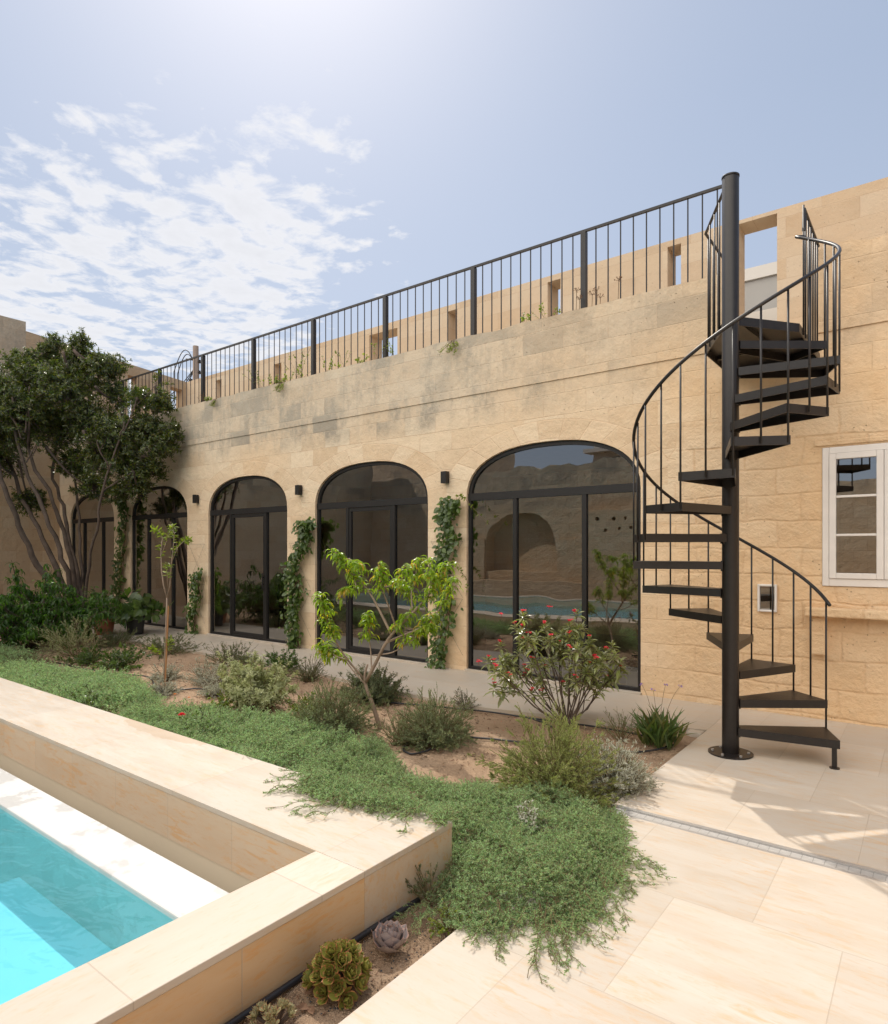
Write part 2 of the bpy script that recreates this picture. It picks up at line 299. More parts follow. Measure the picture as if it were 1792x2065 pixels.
# ------------------------------------------------------------------ object helpers
ORG = {}
def link(o, parent=None):
    COL.objects.link(o)
    if parent is not None: o.parent = parent
    return o
def props(o, label=None, cat=None, group=None, kind=None):
    if label: o['label'] = label
    if cat: o['category'] = cat
    if group: o['group'] = group
    if kind: o['kind'] = kind
    return o
def thing(name, label, cat, loc=(0,0,0), group=None):
    o = bpy.data.objects.new(name, None); o.empty_display_size = .1; o.location = loc
    link(o); ORG[o.name] = np.array(loc, float); return props(o, label, cat, group)
class MB:
    def __init__(s): s.v = []; s.f = []; s.mi = []; s.n = 0; s.arr = []
    def add(s, vs, fs, mi=0):
        b = s.n; s.v.append(np.asarray(vs, float).reshape(-1, 3)); s.n += len(s.v[-1])
        for f in fs: s.f.append([b+i for i in f]); s.mi.append(mi)
    def box(s, x0, x1, y0, y1, z0, z1, mi=0):
        s.add([(x0,y0,z0),(x1,y0,z0),(x1,y1,z0),(x0,y1,z0),(x0,y0,z1),(x1,y0,z1),(x1,y1,z1),(x0,y1,z1)],
              [(0,3,2,1),(4,5,6,7),(0,1,5,4),(1,2,6,5),(2,3,7,6),(3,0,4,7)], mi); return s
    def prism(s, poly, z0, z1, mi=0):
        n = len(poly); s.add([(p[0],p[1],z0) for p in poly]+[(p[0],p[1],z1) for p in poly],
              [tuple(range(n))[::-1], tuple(range(n, 2*n))]+[(i,(i+1)%n,n+(i+1)%n,n+i) for i in range(n)], mi); return s
    def tube(s, pts, r, n=8, mi=0, cap=True):
        P = np.asarray(pts, float); k = len(P); r = np.full(k, r) if np.isscalar(r) else np.asarray(r, float)
        T = np.gradient(P, axis=0); T /= np.linalg.norm(T, axis=1)[:, None]+1e-9
        u = np.cross(T[0], (0,0,1.)); u = u if np.linalg.norm(u) > .1 else np.cross(T[0], (1.,0,0)); u /= np.linalg.norm(u)
        vs = []
        for i in range(k):
            u = u-T[i]*u.dot(T[i]); u /= np.linalg.norm(u); w = np.cross(T[i], u)
            for j in range(n):
                a = 2*math.pi*j/n; vs.append(P[i]+r[i]*(math.cos(a)*u+math.sin(a)*w))
        fs = [(i*n+j, i*n+(j+1)%n, (i+1)*n+(j+1)%n, (i+1)*n+j) for i in range(k-1) for j in range(n)]
        if cap: fs += [tuple(range(n))[::-1], tuple(range((k-1)*n, k*n))]
        s.add(vs, fs, mi); return s
    def lathe(s, prof, c=(0,0,0), n=24, mi=0):
        vs = [(c[0]+r*math.cos(2*math.pi*j/n), c[1]+r*math.sin(2*math.pi*j/n), c[2]+z) for r, z in prof for j in range(n)]
        k = len(prof); fs = [(i*n+j, i*n+(j+1)%n, (i+1)*n+(j+1)%n, (i+1)*n+j) for i in range(k-1) for j in range(n)]
        s.add(vs, fs, mi); return s
    def stamp(s, T, F, pos, dr, up, size, width=None, mi=0):
        """copies of a leaf template T (verts, +X along, +Z normal) at each pos"""
        pos = np.asarray(pos); n = len(pos)
        if n == 0: return s
        X = dr/ (np.linalg.norm(dr, axis=1)[:, None]+1e-9)
        Z = up-X*np.sum(up*X, axis=1)[:, None]; Z /= np.linalg.norm(Z, axis=1)[:, None]+1e-9
        Y = np.cross(Z, X); T = np.asarray(T, float)
        size = np.broadcast_to(size, n).astype(float); wd = size if width is None else np.broadcast_to(width, n).astype(float)
        V = pos[:, None, :]+(T[None,:,0,None]*X[:,None,:]*size[:,None,None]+T[None,:,1,None]*Y[:,None,:]*wd[:,None,None]+T[None,:,2,None]*Z[:,None,:]*size[:,None,None])
        s.arr.append((V.reshape(-1, 3), [list(f) for f in F], n, len(T), mi)); return s
    def tubes(s, P, r, sides=3, mi=0):
        """P (n,k,3) thin stems, r (n,k)"""
        P = np.asarray(P, float); n, k, _ = P.shape; r = np.broadcast_to(r, (n, k))
        T = np.gradient(P, axis=1); T /= np.linalg.norm(T, axis=2)[..., None]+1e-9
        ref = np.where(np.abs(T[..., 2:3]) > .9, np.array((1.,0,0)), np.array((0,0,1.)))
        U = np.cross(T, ref); U /= np.linalg.norm(U, axis=2)[..., None]+1e-9; W = np.cross(T, U)
        a = np.arange(sides)*2*math.pi/sides
        V = P[:,:,None,:]+r[:,:,None,None]*(np.cos(a)[None,None,:,None]*U[:,:,None,:]+np.sin(a)[None,None,:,None]*W[:,:,None,:])
        F = [[i*sides+j, i*sides+(j+1)%sides, (i+1)*sides+(j+1)%sides, (i+1)*sides+j] for i in range(k-1) for j in range(sides)]
        s.arr.append((V.reshape(-1, 3), F, n, k*sides, mi)); return s
    def mesh(s, name, org=(0,0,0)):
        V = [v for v in s.v]; loops = []; tot = []; mi = list(s.mi); base = s.n
        if s.f:
            loops.append(np.fromiter((i for f in s.f for i in f), dtype=np.int64)); tot.append(np.array([len(f) for f in s.f]))
        mi = [np.array(s.mi, dtype=np.int64)] if s.f else []
        for (v, F, n, m, k) in s.arr:
            V.append(v); lp = np.array([i for f in F for i in f], dtype=np.int64)
            loops.append((base+np.arange(n)[:, None]*m+lp[None, :]).ravel()); tot.append(np.tile(np.array([len(f) for f in F]), n))
            mi.append(np.full(n*len(F), k)); base += n*m
        V = np.concatenate(V)-np.asarray(org, float); L = np.concatenate(loops); Tt = np.concatenate(tot); mi = np.concatenate(mi)
        me = bpy.data.meshes.new(name); me.vertices.add(len(V)); me.vertices.foreach_set('co', V.ravel())
        me.loops.add(len(L)); me.loops.foreach_set('vertex_index', L.astype(np.int32))
        me.polygons.add(len(Tt)); st = np.concatenate(([0], np.cumsum(Tt)[:-1])); me.polygons.foreach_set('loop_start', st.astype(np.int32))
        try: me.polygons.foreach_set('loop_total', Tt.astype(np.int32))
        except Exception: pass
        me.polygons.foreach_set('material_index', mi.astype(np.int32)); me.update(calc_edges=True); me.validate(); return me
def put(name, mb, mat, parent=None, smooth=False, loc=(0,0,0), bevel=0, label=None, cat=None, group=None, kind=None, sub=0):
    """links the builder as one mesh object; its vertices are given in world space"""
    org = ORG.get(parent.name, np.zeros(3)) if parent is not None else np.array(loc, float)
    me = mb.mesh(name, org) if isinstance(mb, MB) else mb
    for m in (mat if isinstance(mat, (list, tuple)) else [mat]): me.materials.append(M[m] if isinstance(m, str) else m)
    me.polygons.foreach_set('use_smooth', [bool(smooth)]*len(me.polygons))
    o = bpy.data.objects.new(name, me)
    if parent is None: o.location = loc
    link(o, parent); ORG[o.name] = org
    if bevel:
        b = o.modifiers.new('bevel', 'BEVEL'); b.width = bevel; b.segments = 2; b.limit_method = 'ANGLE'
    if sub:
        b = o.modifiers.new('subd', 'SUBSURF'); b.levels = b.render_levels = sub
    return props(o, label, cat, group, kind)
def structure(name, mb, mat, **k): return put(name, mb, mat, kind='structure', **k)
def clone(o, parent=None, loc=None, rotz=None):
    c = o.copy(); COL.objects.link(c)
    if parent is not None: c.parent = parent
    if loc is not None: c.location = loc
    if rotz is not None: c.rotation_euler = (0, 0, rotz)
    ORG[c.name] = ORG.get(o.name, np.zeros(3)); return c
# ------------------------------------------------------------------ house
from mathutils.geometry import tessellate_polygon
def panel(mb, outer, holes, f0, f1, mi=0):
    """flat wall with openings: outline in (u, z); f0/f1 map (u, z) to the front / back face"""
    loops = [outer]+holes; flat = [p for l in loops for p in l]; N = len(flat)
    tri = tessellate_polygon([[Vector((p[0], p[1], 0)) for p in l] for l in loops])
    vs = [f0(*p) for p in flat]+[f1(*p) for p in flat]
    fs = [tuple(t) for t in tri]+[(N+t[2], N+t[1], N+t[0]) for t in tri]
    b = 0
    for l in loops:
        n = len(l); fs += [(b+i, b+(i+1)%n, N+b+(i+1)%n, N+b+i) for i in range(n)]; b += n
    mb.add(vs, fs, mi)
def XZ(y): return lambda u, z: (u, y, z)
def YZ(x): return lambda u, z: (x, u, z)
def jag(a, b, z, amp, step=.11, seed=1):
    r = np.random.default_rng(seed); n = max(2, int(abs(b-a)/step)); w = np.convolve(r.normal(0, 1, n+5), np.ones(3)/3, 'same')[:n+1]
    return [(a+(b-a)*i/n, z+amp*w[i]) for i in range(n+1)]
SPRING, RISE = 2.30, .635
def arch_outline(xa, xb, inset=0.0, z0=0.0, step=24):
    c, w = (xa+xb)/2, (xb-xa)/2-inset
    pts = [(c-w, z0), (c+w, z0)]
    for i in range(step+1):
        a = math.pi*i/step; ca, sa = math.cos(a), math.sin(a); p = 2/2.35
        pts.append((c+w*math.copysign(abs(ca)**p, ca), SPRING+(RISE-inset)*abs(sa)**p))
    return pts
ARCH = [(-4.955, -2.585, (-4.232, -3.282)), (-7.955, -5.615, (-7.254, -6.295)), (-10.965, -8.650, (-10.304, -9.284)), (-13.93, -11.69, (-13.26, -12.304)), (-16.88, -14.67, (-16.25, -15.306))]
house = thing('stone_house', 'long limestone house wall pierced by five arched glass openings, behind the garden bed', 'house', (-8, 7.2, 0))
mb = MB(); G0, G1 = -1.72, -.88
outer = [(-17.5, -.1), (6.2, -.1), (6.2, 3.66), (G1, 3.66), (G1, 3.452), (G0, 3.452), (G0, 3.66), (-17.5, 3.66)]
holes = [arch_outline(a, b, 0, .005) for a, b, _ in ARCH]+[[(-.836, 1.262), (.136, 1.262), (.136, 2.57), (-.836, 2.57)], [(-1.385, 1.0), (-1.225, 1.0), (-1.225, 1.258), (-1.385, 1.258)]]
panel(mb, outer, holes, XZ(7.0), XZ(7.45))
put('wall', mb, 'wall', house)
mb = MB()
panel(mb, [(-17.5, 3.6605)]+[(G0, 3.6605)]+jag(G0, -17.5, 4.445, .012), [], XZ(6.986), XZ(7.38))
panel(mb, [(G1, 3.6605), (6.2, 3.6605)]+jag(6.2, G1, 4.45, .028, .07, 3), [], XZ(6.986), XZ(7.38))
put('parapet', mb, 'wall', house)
# sill line under the doors, ledge with bracket and window head
mb = MB()
for a, b, _ in ARCH: mb.box(a-.01, b+.01, 6.965, 7.03, -.02, .022)
put('threshold', mb, 'path', house, bevel=.004)
mb = MB(); mb.prism([(-.96, 6.83), (1.3, 6.83), (1.3, 6.999), (-.96, 6.999)], .985, 1.066)
put('window_ledge', mb, 'wall', house, bevel=.012)
mb = MB(); mb.box(-.915, -.80, 6.90, 6.9985, .62, .984); put('ledge_bracket', mb, 'wall', house, bevel=.015)
mb = MB(); mb.box(-.90, .20, 6.984, 6.9985, 2.585, 2.63); put('window_head', mb, 'wall', house, bevel=.012)
mb = MB(); mb.box(-17.5, 6.2, 7.4505, 11.6, 3.2, 3.449); mb.box(-17.5, 6.2, 7.3805, 7.45, 3.6605, 3.70); put('roof_deck', mb, 'concrete', house)
mb = MB(); mb.box(-17.5, 6.2, 7.4505, 11.6, -.12, .0); put('interior_floor', mb, 'inner_floor', house)
mb = MB(); mb.box(-17.5, 6.2, 11.6005, 11.9, -.12, 3.45); mb.box(-17.8, -17.5005, 7.0, 11.9, -.12, 3.45); mb.box(6.2005, 6.5, 7.0, 11.9, -.12, 3.45)
mb.box(-2.25, -2.0, 7.4505, 11.6, .0005, 3.1995); mb.box(-14.5, -14.1, 8.4, 11.6, .0005, 3.1995)
put('interior_wall', mb, 'inner', house)
mb = MB(); mb.box(-17.5, 6.2, 7.4505, 11.6, 3.16, 3.1993); put('interior_ceiling', mb, 'inner_ceiling', house)
# arched windows: frame, transom, mullions, glass
FY0, FY1 = 7.038, 7.092
for i, (a, b, mul) in enumerate(ARCH):
    mb = MB(); c = (a+b)/2
    up_o = [(a+.012, 2.30)]+[]; o = arch_outline(a, b, .004, 2.34)[2:]; n_ = arch_outline(a, b, .052, 2.37)[2:]
    k = len(o)
    vs = [(x, FY0, max(z, 2.335)) for x, z in o]+[(x, FY0, max(z, 2.335)) for x, z in n_]+[(x, FY1, max(z, 2.335)) for x, z in o]+[(x, FY1, max(z, 2.335)) for x, z in n_]
    fs = []
    for j in range(k-1): fs += [(j, j+1, k+j+1, k+j), (2*k+j, 3*k+j, 3*k+j+1, 2*k+j+1), (k+j, k+j+1, 3*k+j+1, 3*k+j), (j, 2*k+j, 2*k+j+1, j+1)]
    mb.add(vs, fs)
    mb.box(a+.004, b-.004, FY0-.006, FY1+.004, 2.262, 2.358)
    for x in (a+.004, b-.046): mb.box(x, x+.042, FY0, FY1, .058, 2.2615)
    mb.box(a+.004, b-.004, FY0-.002, FY1+.002, .012, .0575)
    door = i in (1, 2)
    for x in mul: mb.box(x-.028, x+.028, FY0-.003, FY1+.003, .058, 2.2618)
    if door:
        x0, x1 = mul[0]+.0285, mul[1]-.0285
        for q in (x0, x1-.045): mb.box(q, q+.045, FY0+.006, FY1-.006, .062, 2.255)
        for q in (.062, 2.2): mb.box(x0+.0455, x1-.0455, FY0+.006, FY1-.006, q, q+.055)
    w = put('arched_window', mb, 'frame', house)
    g = MB(); g.add([(x, 7.066, z) for x, z in arch_outline(a, b, .02, .03)], [tuple(range(27))]); put('pane', g, 'glass', w)
    if door:
        hd = MB(); x = mul[1]-.055; hd.box(x-.012, x+.012, FY0-.03, FY0-.018, .93, 1.20); hd.box(x-.008, x+.008, FY0-.019, FY0+.008, 1.0, 1.02); hd.box(x-.008, x+.008, FY0-.019, FY0+.008, 1.12, 1.14)
        put('door_handle', hd, 'frame', w, bevel=.003)
# white casement window
mb = MB(); X0, X1, Z0, Z1 = -.833, .133, 1.266, 2.566
for q in ((X0, X0+.055, Z0, Z1), (X1-.055, X1, Z0, Z1), (X0+.0555, X1-.0555, Z0, Z0+.07), (X0+.0555, X1-.0555, Z1-.06, Z1)): mb.box(q[0], q[1], 6.985, 7.05, q[2], q[3])
cw = put('casement_window', mb, 'white', house, bevel=.005)
for sx in (0, 1):
    xa = -.776+sx*.4265; xb = xa+.4235; mb = MB()
    for q in ((xa, xa+.055, 1.338, 2.504), (xb-.055, xb, 1.338, 2.504), (xa+.0553, xb-.0553, 1.338, 1.39), (xa+.0553, xb-.0553, 2.45, 2.504)): mb.box(q[0], q[1], 6.972, 7.03, q[2], q[3])
    for z in (1.732, 2.09): mb.box(xa+.0553, xb-.0553, 6.98, 7.02, z, z+.022)
    cs = put('casement', mb, 'white', cw, bevel=.004)
    g = MB(); g.add([(xa+.03, 7.0, 1.36), (xb-.03, 7.0, 1.36), (xb-.03, 7.0, 2.48), (xa+.03, 7.0, 2.48)], [(0,1,2,3)]); put('pane', g, 'glass_small', house)
mb = MB()
for q in ((-1.392, -1.371, .993, 1.265), (-1.239, -1.218, .993, 1.265), (-1.3705, -1.2395, .993, 1.014), (-1.3705, -1.2395, 1.244, 1.265)): mb.box(q[0], q[1], 6.968, 7.03, q[2], q[3])
nf = put('niche_frame', mb, 'white', house, bevel=.006)
g = MB(); g.add([(-1.38, 6.995, 1.0), (-1.23, 6.995, 1.0), (-1.23, 6.995, 1.26), (-1.38, 6.995, 1.26)], [(0,1,2,3)]); put('pane', g, 'glass_small', house)

# wall lights on the piers
for i, (x, lab) in enumerate([(-5.275, 'black box wall light on the pier beside the widest arched window, nearest the spiral stair'), (-8.295, 'black box wall light on the pier between the two glazed doors'),
      (-11.31, 'small black box wall light on the pier right of the window behind the sapling'), (-14.29, 'small shaded box wall light half hidden by the big tree leaves')]):
    w = thing('wall_light', lab, 'wall light', (x, 6.95, 2.52), 'black wall lights on the piers')
    mb = MB(); mb.box(x-.045, x+.045, 6.905, 6.985, 2.512, 2.672); put('lamp_housing', mb, 'frame', w, bevel=.003)
    mb = MB(); mb.box(x-.03, x+.03, 6.9855, 6.9995, 2.54, 2.64); put('mounting_plate', mb, 'frame', w)

# terrace screen wall above, with slits
tw = thing('terrace_wall', 'tall stone screen wall with narrow slits standing behind the black roof railing', 'wall', (-8, 10.6, 3.45))
mb = MB(); TY, TZ = 10.44, 6.62
slots = [(-2.35, -1.82, 3.7, 6.54), (-3.415, -3.20, 4.6, 6.50), (-5.583, -5.324, 4.6, 6.48), (-7.86, -7.62, 4.6, 6.46), (-10.06, -9.22, 4.6, 6.42), (-13.44, -13.13, 4.6, 6.36), (-16.0, -15.72, 4.6, 6.36)]
panel(mb, [(-17.5, 3.4505), (6.2, 3.4505), (6.2, TZ), (-17.5, TZ-.07)], [[(a, z0), (b, z0), (b, z1), (a, z1)] for a, b, z0, z1 in slots], XZ(TY), XZ(TY+.42))
put('wall', mb, 'terrace', tw)
ew = thing('end_wall', 'tall pale stone wall above the crown of the big tree, closing the roof terrace', 'wall', (-17.6, 8.5, 3.45))
mb = MB(); panel(mb, [(6.245, 3.4), (10.439, 3.4), (10.439, 6.56), (6.245, 6.92)], [[(8.72, 4.2), (8.98, 4.2), (8.98, 6.38), (8.72, 6.4)], [(9.95, 4.2), (10.32, 4.2), (10.32, 6.3), (9.95, 6.33)]], YZ(-17.5), YZ(-17.84))
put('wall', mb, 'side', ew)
lw = thing('courtyard_wall', 'high weathered stone wall in shade behind the big tree, with a grey raised block', 'wall', (-17.7, 1, 0))
mb = MB(); panel(mb, [(-4.2, -.1), (6.999, -.1), (6.999, 3.3995), (6.244, 3.3995)]+jag(6.243, -4.2, 7.15, .01, .3, 5), [], YZ(-17.5005), YZ(-18.2))
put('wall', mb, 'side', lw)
# wall across the courtyard (seen mirrored in the panes)
ow = thing('rubble_wall', 'old rubble courtyard wall mirrored in the arched glass, facing the house', 'wall', (-6, -4.4, 0))
mb = MB()
panel(mb, [(-17.5, -.1), (6.5, -.1)]+jag(6.5, -3.4, 3.3, .06, .3, 8)+jag(-3.7, -17.5, 4.25, .10, .3, 9), [[(-12.2, .9), (-9.45, .9)]+[(-10.825+1.375*math.cos(math.pi*k/16), 1.75+1.15*math.sin(math.pi*k/16)) for k in range(17)]], XZ(-4.2), XZ(-4.75))
mb.box(-17.5, 6.5, -5.0, -4.7505, -.1, 3.1)
mb.box(-17.5, -12.21, -4.1995, -4.10, -.1, 1.95); mb.box(-9.44, -8.41, -4.1995, -4.10, -.1, 1.95); mb.box(-17.5, 6.5, -4.0995, -3.75, -.1, .62)
put('wall', mb, 'opposite', ow)
mb = MB(); hl = [[(x+.055*math.cos(t*.7854), z+.055*math.sin(t*.7854)) for t in range(8)] for x, z in [(-7.9+.42*i, 2.55) for i in range(5)]+[(-7.7+.42*i, 2.28) for i in range(5)]]
panel(mb, [(-8.4, .6205), (-4.6, .6205), (-4.6, 2.75), (-8.4, 2.75)], hl, XZ(-3.8), XZ(-4.1)); mb.box(-8.4, -4.6, -4.1985, -4.1003, .6205, 2.75)
put('pigeon_loft', mb, 'opposite', ow)
rw = thing('garden_wall', 'stone wall closing the courtyard beyond the white window', 'wall', (6.3, 1, 0))
mb = MB(); mb.box(6.2005, 6.6, -4.199, 6.9995, -.1, 4.4); put('wall', mb, 'opposite', rw)
nb = thing('neighbour_house', 'grey house wall with pale coping seen through the tall terrace opening', 'house', (-2.7, 14.5, 0))
mb = MB(); mb.box(-7, 3, 14, 20, 0, 7.02); put('wall', mb, 'concrete', nb)
mb = MB(); mb.box(-7.05, 3.05, 13.95, 20.05, 7.0205, 7.26); put('coping', mb, 'white_house', nb)
mb = MB(); mb.box(-6, 2, 12.6, 12.9, 0, 5.9); put('garden_parapet', mb, 'white_house', nb)
wh = thing('white_villa', 'white rendered house standing beyond the rubble wall, mirrored at the arch top', 'house', (-8, -12, 0))
mb = MB(); mb.box(-10.4, -3, -16, -9, 0, 6.3); mb.box(-10.6, -3, -9.4, -8.5, 5.3, 5.45); put('wall', mb, 'white_house', wh)
mb = MB(); mb.box(-9.6, -8.9, -8.998, -8.95, 4.55, 5.1); put('window', mb, 'frame', wh)
tbk = thing('neighbour_house', 'tall plain house added beyond the rubble wall to shade the left corner, mirrored dark in the far arches', 'house', (-20, -8, 0))
mb = MB(); mb.box(-34, -15.2, -11, -5.6, 0, 9.2); put('wall', mb, 'opposite', tbk)  # block added out of view to keep the cloud fill off the left corner
# utility pole
up = thing('utility_pole', 'wooden utility pole with insulators and looping wires beyond the terrace corner', 'utility pole', tuple(at(395, 780, 25)*(1,1,0)))
b = at(395, 780, 25); mb = MB(); mb.tube([(b[0], b[1], 0), (b[0], b[1], 9.55)], [.16, .105], 12); put('pole', mb, 'wood_pole', up)
mb = MB(); ax = np.array((CA, SA, 0))
mb.tube([np.array((b[0], b[1], 9.05))-ax*.38, np.array((b[0], b[1], 9.0))+ax*.05], .03); put('cross_arm', mb, 'metal', up)
for k in range(4):
    mb = MB(); p = np.array((b[0], b[1], 8.95-.42*k))+ax*.1; mb.lathe([(0, -.07), (.05, -.06), (.06, 0), (.03, .03), (.05, .06), (0, .07)], tuple(p+ax*.05), 10)
    put('insulator', mb, 'metal', up)
mb = MB(); t = np.linspace(0, 1, 14)
for (dx, z0, dz, dy) in [(-.85, 8.55, .75, 0), (-.8, 8.5, .62, .1), (-1.6, 6.9, -.3, .2), (-1.9, 7.2, -.6, 0), (-1.3, 6.6, -.4, 0)]:
    P = np.array([np.array((b[0], b[1], 8.75))+ax*(dx*s)+np.array((0, dy*s, (z0-8.75)*s+(dz if dz > 0 else dz*.5)*math.sin(math.pi*min(1, s*1.0)))) for s in t])
    if dz > 0: P = np.vstack([P, P[-1]+np.array([(0, 0, -.5), (0, 0, -1.2)])])
    mb.tube(P, .018, 5)
for q in [(-.55, 8.0), (-.5, 7.6), (-.35, 6.95), (-.2, 8.2)]: p = np.array((b[0], b[1], q[1]))+ax*q[0]; mb.box(p[0]-.05, p[0]+.05, p[1]-.05, p[1]+.05, p[2]-.07, p[2]+.07)
put('cable', mb, 'rubber', up)

# ------------------------------------------------------------------ roof railing
rl = thing('roof_railing', 'long black metal railing standing along the top of the weathered parapet', 'railing', (-8, 7.1, 4.45))
RT = 5.39; posts = [-1.712-1.598*i for i in range(10)]
pm = MB(); pm.box(-.0325, .0325, -.0325, .0325, 0, RT-4.43); pmesh = None
for i, x in enumerate(posts[1:]):
    if pmesh is None:
        o = put('post', pm, 'metal', None, bevel=.003); o.parent = rl; pmesh = o; org = ORG[rl.name]; o.location = (x-org[0], 7.1-org[1], 4.43-org[2])
    else: clone(pmesh, rl, (x-org[0], 7.1-org[1], 4.43-org[2]))
mb = MB(); mb.box(posts[-1]-.5, posts[0]+.03, 7.085, 7.115, RT, RT+.028); put('handrail', mb, 'metal', rl)
bm = MB(); bm.tube([(0,0,0), (0,0,RT-4.42)], .0078, 6); first = None
for i in range(len(posts)-1):
    nb_ = 10
    for k in range(1, nb_+(1 if i else 1)):
        x = posts[i+1]+(posts[i]-posts[i+1])*k/(nb_+1 if i else 10.6)
        if first is None:
            first = put('baluster', bm, 'metal', None); first.parent = rl; first.location = (x-org[0], 7.1-org[1], 4.42-org[2])
        else: clone(first, rl, (x-org[0], 7.1-org[1], 4.42-org[2]))
mb = MB(); mb.box(posts[0]-.006, posts[0]+.006, 7.09, 7.11, 4.44, RT); put('end_bar', mb, 'metal', rl)

# ------------------------------------------------------------------ spiral stair
PX, PY = -1.27, 5.39; RISER, STEP, RAD = .216, 27.8, .735
st = thing('spiral_staircase', 'black metal spiral staircase rising from the patio to the roof terrace', 'staircase', (PX, PY, 0))
mb = MB(); mb.tube([(PX, PY, .012), (PX, PY, 4.53)], .0625, 32); mb.tube([(PX, PY, 4.5305), (PX, PY, 4.545)], .066, 32); put('pole', mb, 'metal', st, smooth=False, bevel=.002)
st.children[0].data.polygons.foreach_set('use_smooth', [len(p.vertices) == 4 for p in st.children[0].data.polygons])
mb = MB(); mb.lathe([(0, .0), (.165, 0), (.165, .012), (0, .012)], (PX, PY, .001), 40); put('base_plate', mb, 'metal', st)
for k in range(6):
    mb = MB(); a = k*math.pi/3+.3; mb.lathe([(0, 0), (.011, 0), (.011, .012), (0, .012)], (PX+.13*math.cos(a), PY+.13*math.sin(a), .0131), 6)
    put('anchor_bolt', mb, 'steel', st)
def wedge(mb, h):
    th = R(STEP/2+1.2); ri, wi = .05, .052
    return [(ri, -wi), (RAD*math.cos(th), -RAD*math.sin(th)), (RAD*math.cos(th), RAD*math.sin(th)), (ri, wi)]
q = wedge(None, 0); tm = MB(); tm.prism(q, -.006, 0)
cen = np.mean(q, axis=0); D = .062
def skirt(mb, poly, z0, z1, t, closed=True, skip=()):
    n = len(poly); P = [np.array(p) for p in poly]
    # inward offset
    I = []
    for i in range(n):
        a, b, c = P[i-1], P[i], P[(i+1) % n]; d1 = (b-a)/np.linalg.norm(b-a); d2 = (c-b)/np.linalg.norm(c-b)
        n1 = np.array((-d1[1], d1[0])); n2 = np.array((-d2[1], d2[0])); bis = n1+n2; bis /= bis.dot(n1); I.append(b+bis*t)
    for i in range(n):
        if i in skip: continue
        j = (i+1) % n; mb.prism([tuple(P[i]), tuple(P[j]), tuple(I[j]), tuple(I[i])], z0, z1)
skirt(tm, q, -D, -.0062, .007)
tm.box(.04, .068, -.03, .03, -.075, .006)
first = None
for k in range(15):
    rot = R(6.5+STEP/2+STEP*k)
    if first is None:
        first = put('tread', tm, 'metal', None); first.parent = st; first.location = (0, 0, RISER); first.rotation_euler = (0, 0, rot)
    else: clone(first, st, (0, 0, RISER*(k+1)), rot)
# foot leg under the first tread
a = R(7.5); fx, fy = PX+.70*math.cos(a), PY+.70*math.sin(a)
mb = MB(); mb.box(fx-.016, fx+.016, fy-.016, fy+.016, .008, RISER-.007); mb.lathe([(0, 0), (.034, 0), (.034, .008), (0, .008)], (fx, fy, .001), 20); put('foot_leg', mb, 'metal', st)
# platform at the top
PZ = 16*RISER; pl = [(PX-.02, PY+.0), (PX+.40, PY+.55), (PX+.42, 6.974), (-1.655, 6.974), (-1.655, PY+.72)]
mb = MB(); mb.prism([tuple(p) for p in pl], PZ-.006, PZ); skirt(mb, pl, PZ-.07, PZ-.0062, .008)
mb.prism([(PX+.0, PY+.12), (PX+.04, PY+.12), (PX+.19, 6.95), (PX+.15, 6.95)], PZ-.045, PZ-.0065); mb.prism([(-1.64, 6.45), (-.86, 6.35), (-.86, 6.39), (-1.64, 6.49)], PZ-.04, PZ-.0066)
put('platform', mb, 'metal', st)
RR = RAD-.004
def hz(az): return 1.21+(az-34.3)/STEP*RISER
mb = MB(); azs = np.arange(30, 421, 3.0); pts = [(PX+RR*math.cos(R(a)), PY+RR*math.sin(R(a)), hz(a)) for a in azs]
end = np.array(pts[-1])
pts += [(-.862, 6.10, hz(420)+.02)]
put('handrail', mb.tube(pts, .0135, 10), 'metal', st, smooth=True)
cb, ml = MB(), MB(); Lc, Lm = 1.04, .93
cb.tube([(0,0,0), (0,0,Lc)], .0075, 8); ml.tube([(0,0,0), (0,0,Lm)], .0075, 8)
fc = fm = None
for k in range(1, 15):
    az = 6.5+STEP*k; loc = (RR*math.cos(R(az)), RR*math.sin(R(az)), hz(az)-Lc)
    if fc is None: fc = put('baluster', cb, 'metal', None, smooth=True); fc.parent = st; fc.location = loc
    else: clone(fc, st, loc)
    az += STEP/2; rr = RR*math.cos(R(STEP/2))+.012; loc = (rr*math.cos(R(az)), rr*math.sin(R(az)), hz(az)-Lm-.004)
    if fm is None: fm = put('baluster', ml, 'metal', None, smooth=True); fm.parent = st; fm.location = loc
    else: clone(fm, st, loc)
GZ = 4.49
def guard(path, n, lab):
    mb = MB(); P = [np.array(p, float) for p in path]; mb.tube(np.array([(p[0], p[1], GZ if len(p) < 3 else p[2]) for p in P]), .013, 8); put('guard_rail', mb, 'metal', st)
    mb = MB(); bb = MB(); bb.tube([(0,0,0), (0,0,GZ-PZ+.05)], .0075, 8); f = None
    for i in range(len(P)-1):
        for k in range(n[i]):
            s = (k+.0)/n[i] if i == 0 else (k+.5)/n[i]; p = P[i][:2]*(1-s)+P[i+1][:2]*s
            loc = (p[0]-PX, p[1]-PY, PZ-.055)
            if f is None: f = put('baluster', bb, 'metal', None, smooth=True); f.parent = st; f.location = loc
            else: clone(f, st, loc)
guard([(-1.325, 5.44, 4.49), (-1.652, 6.11, 4.49), (-1.652, 6.955, 4.49)], (4, 5), 'a')
guard([(-.862, 6.09, 4.27), (-.862, 6.13, 4.47), (-.862, 6.96, 4.47)], (1, 6), 'b')

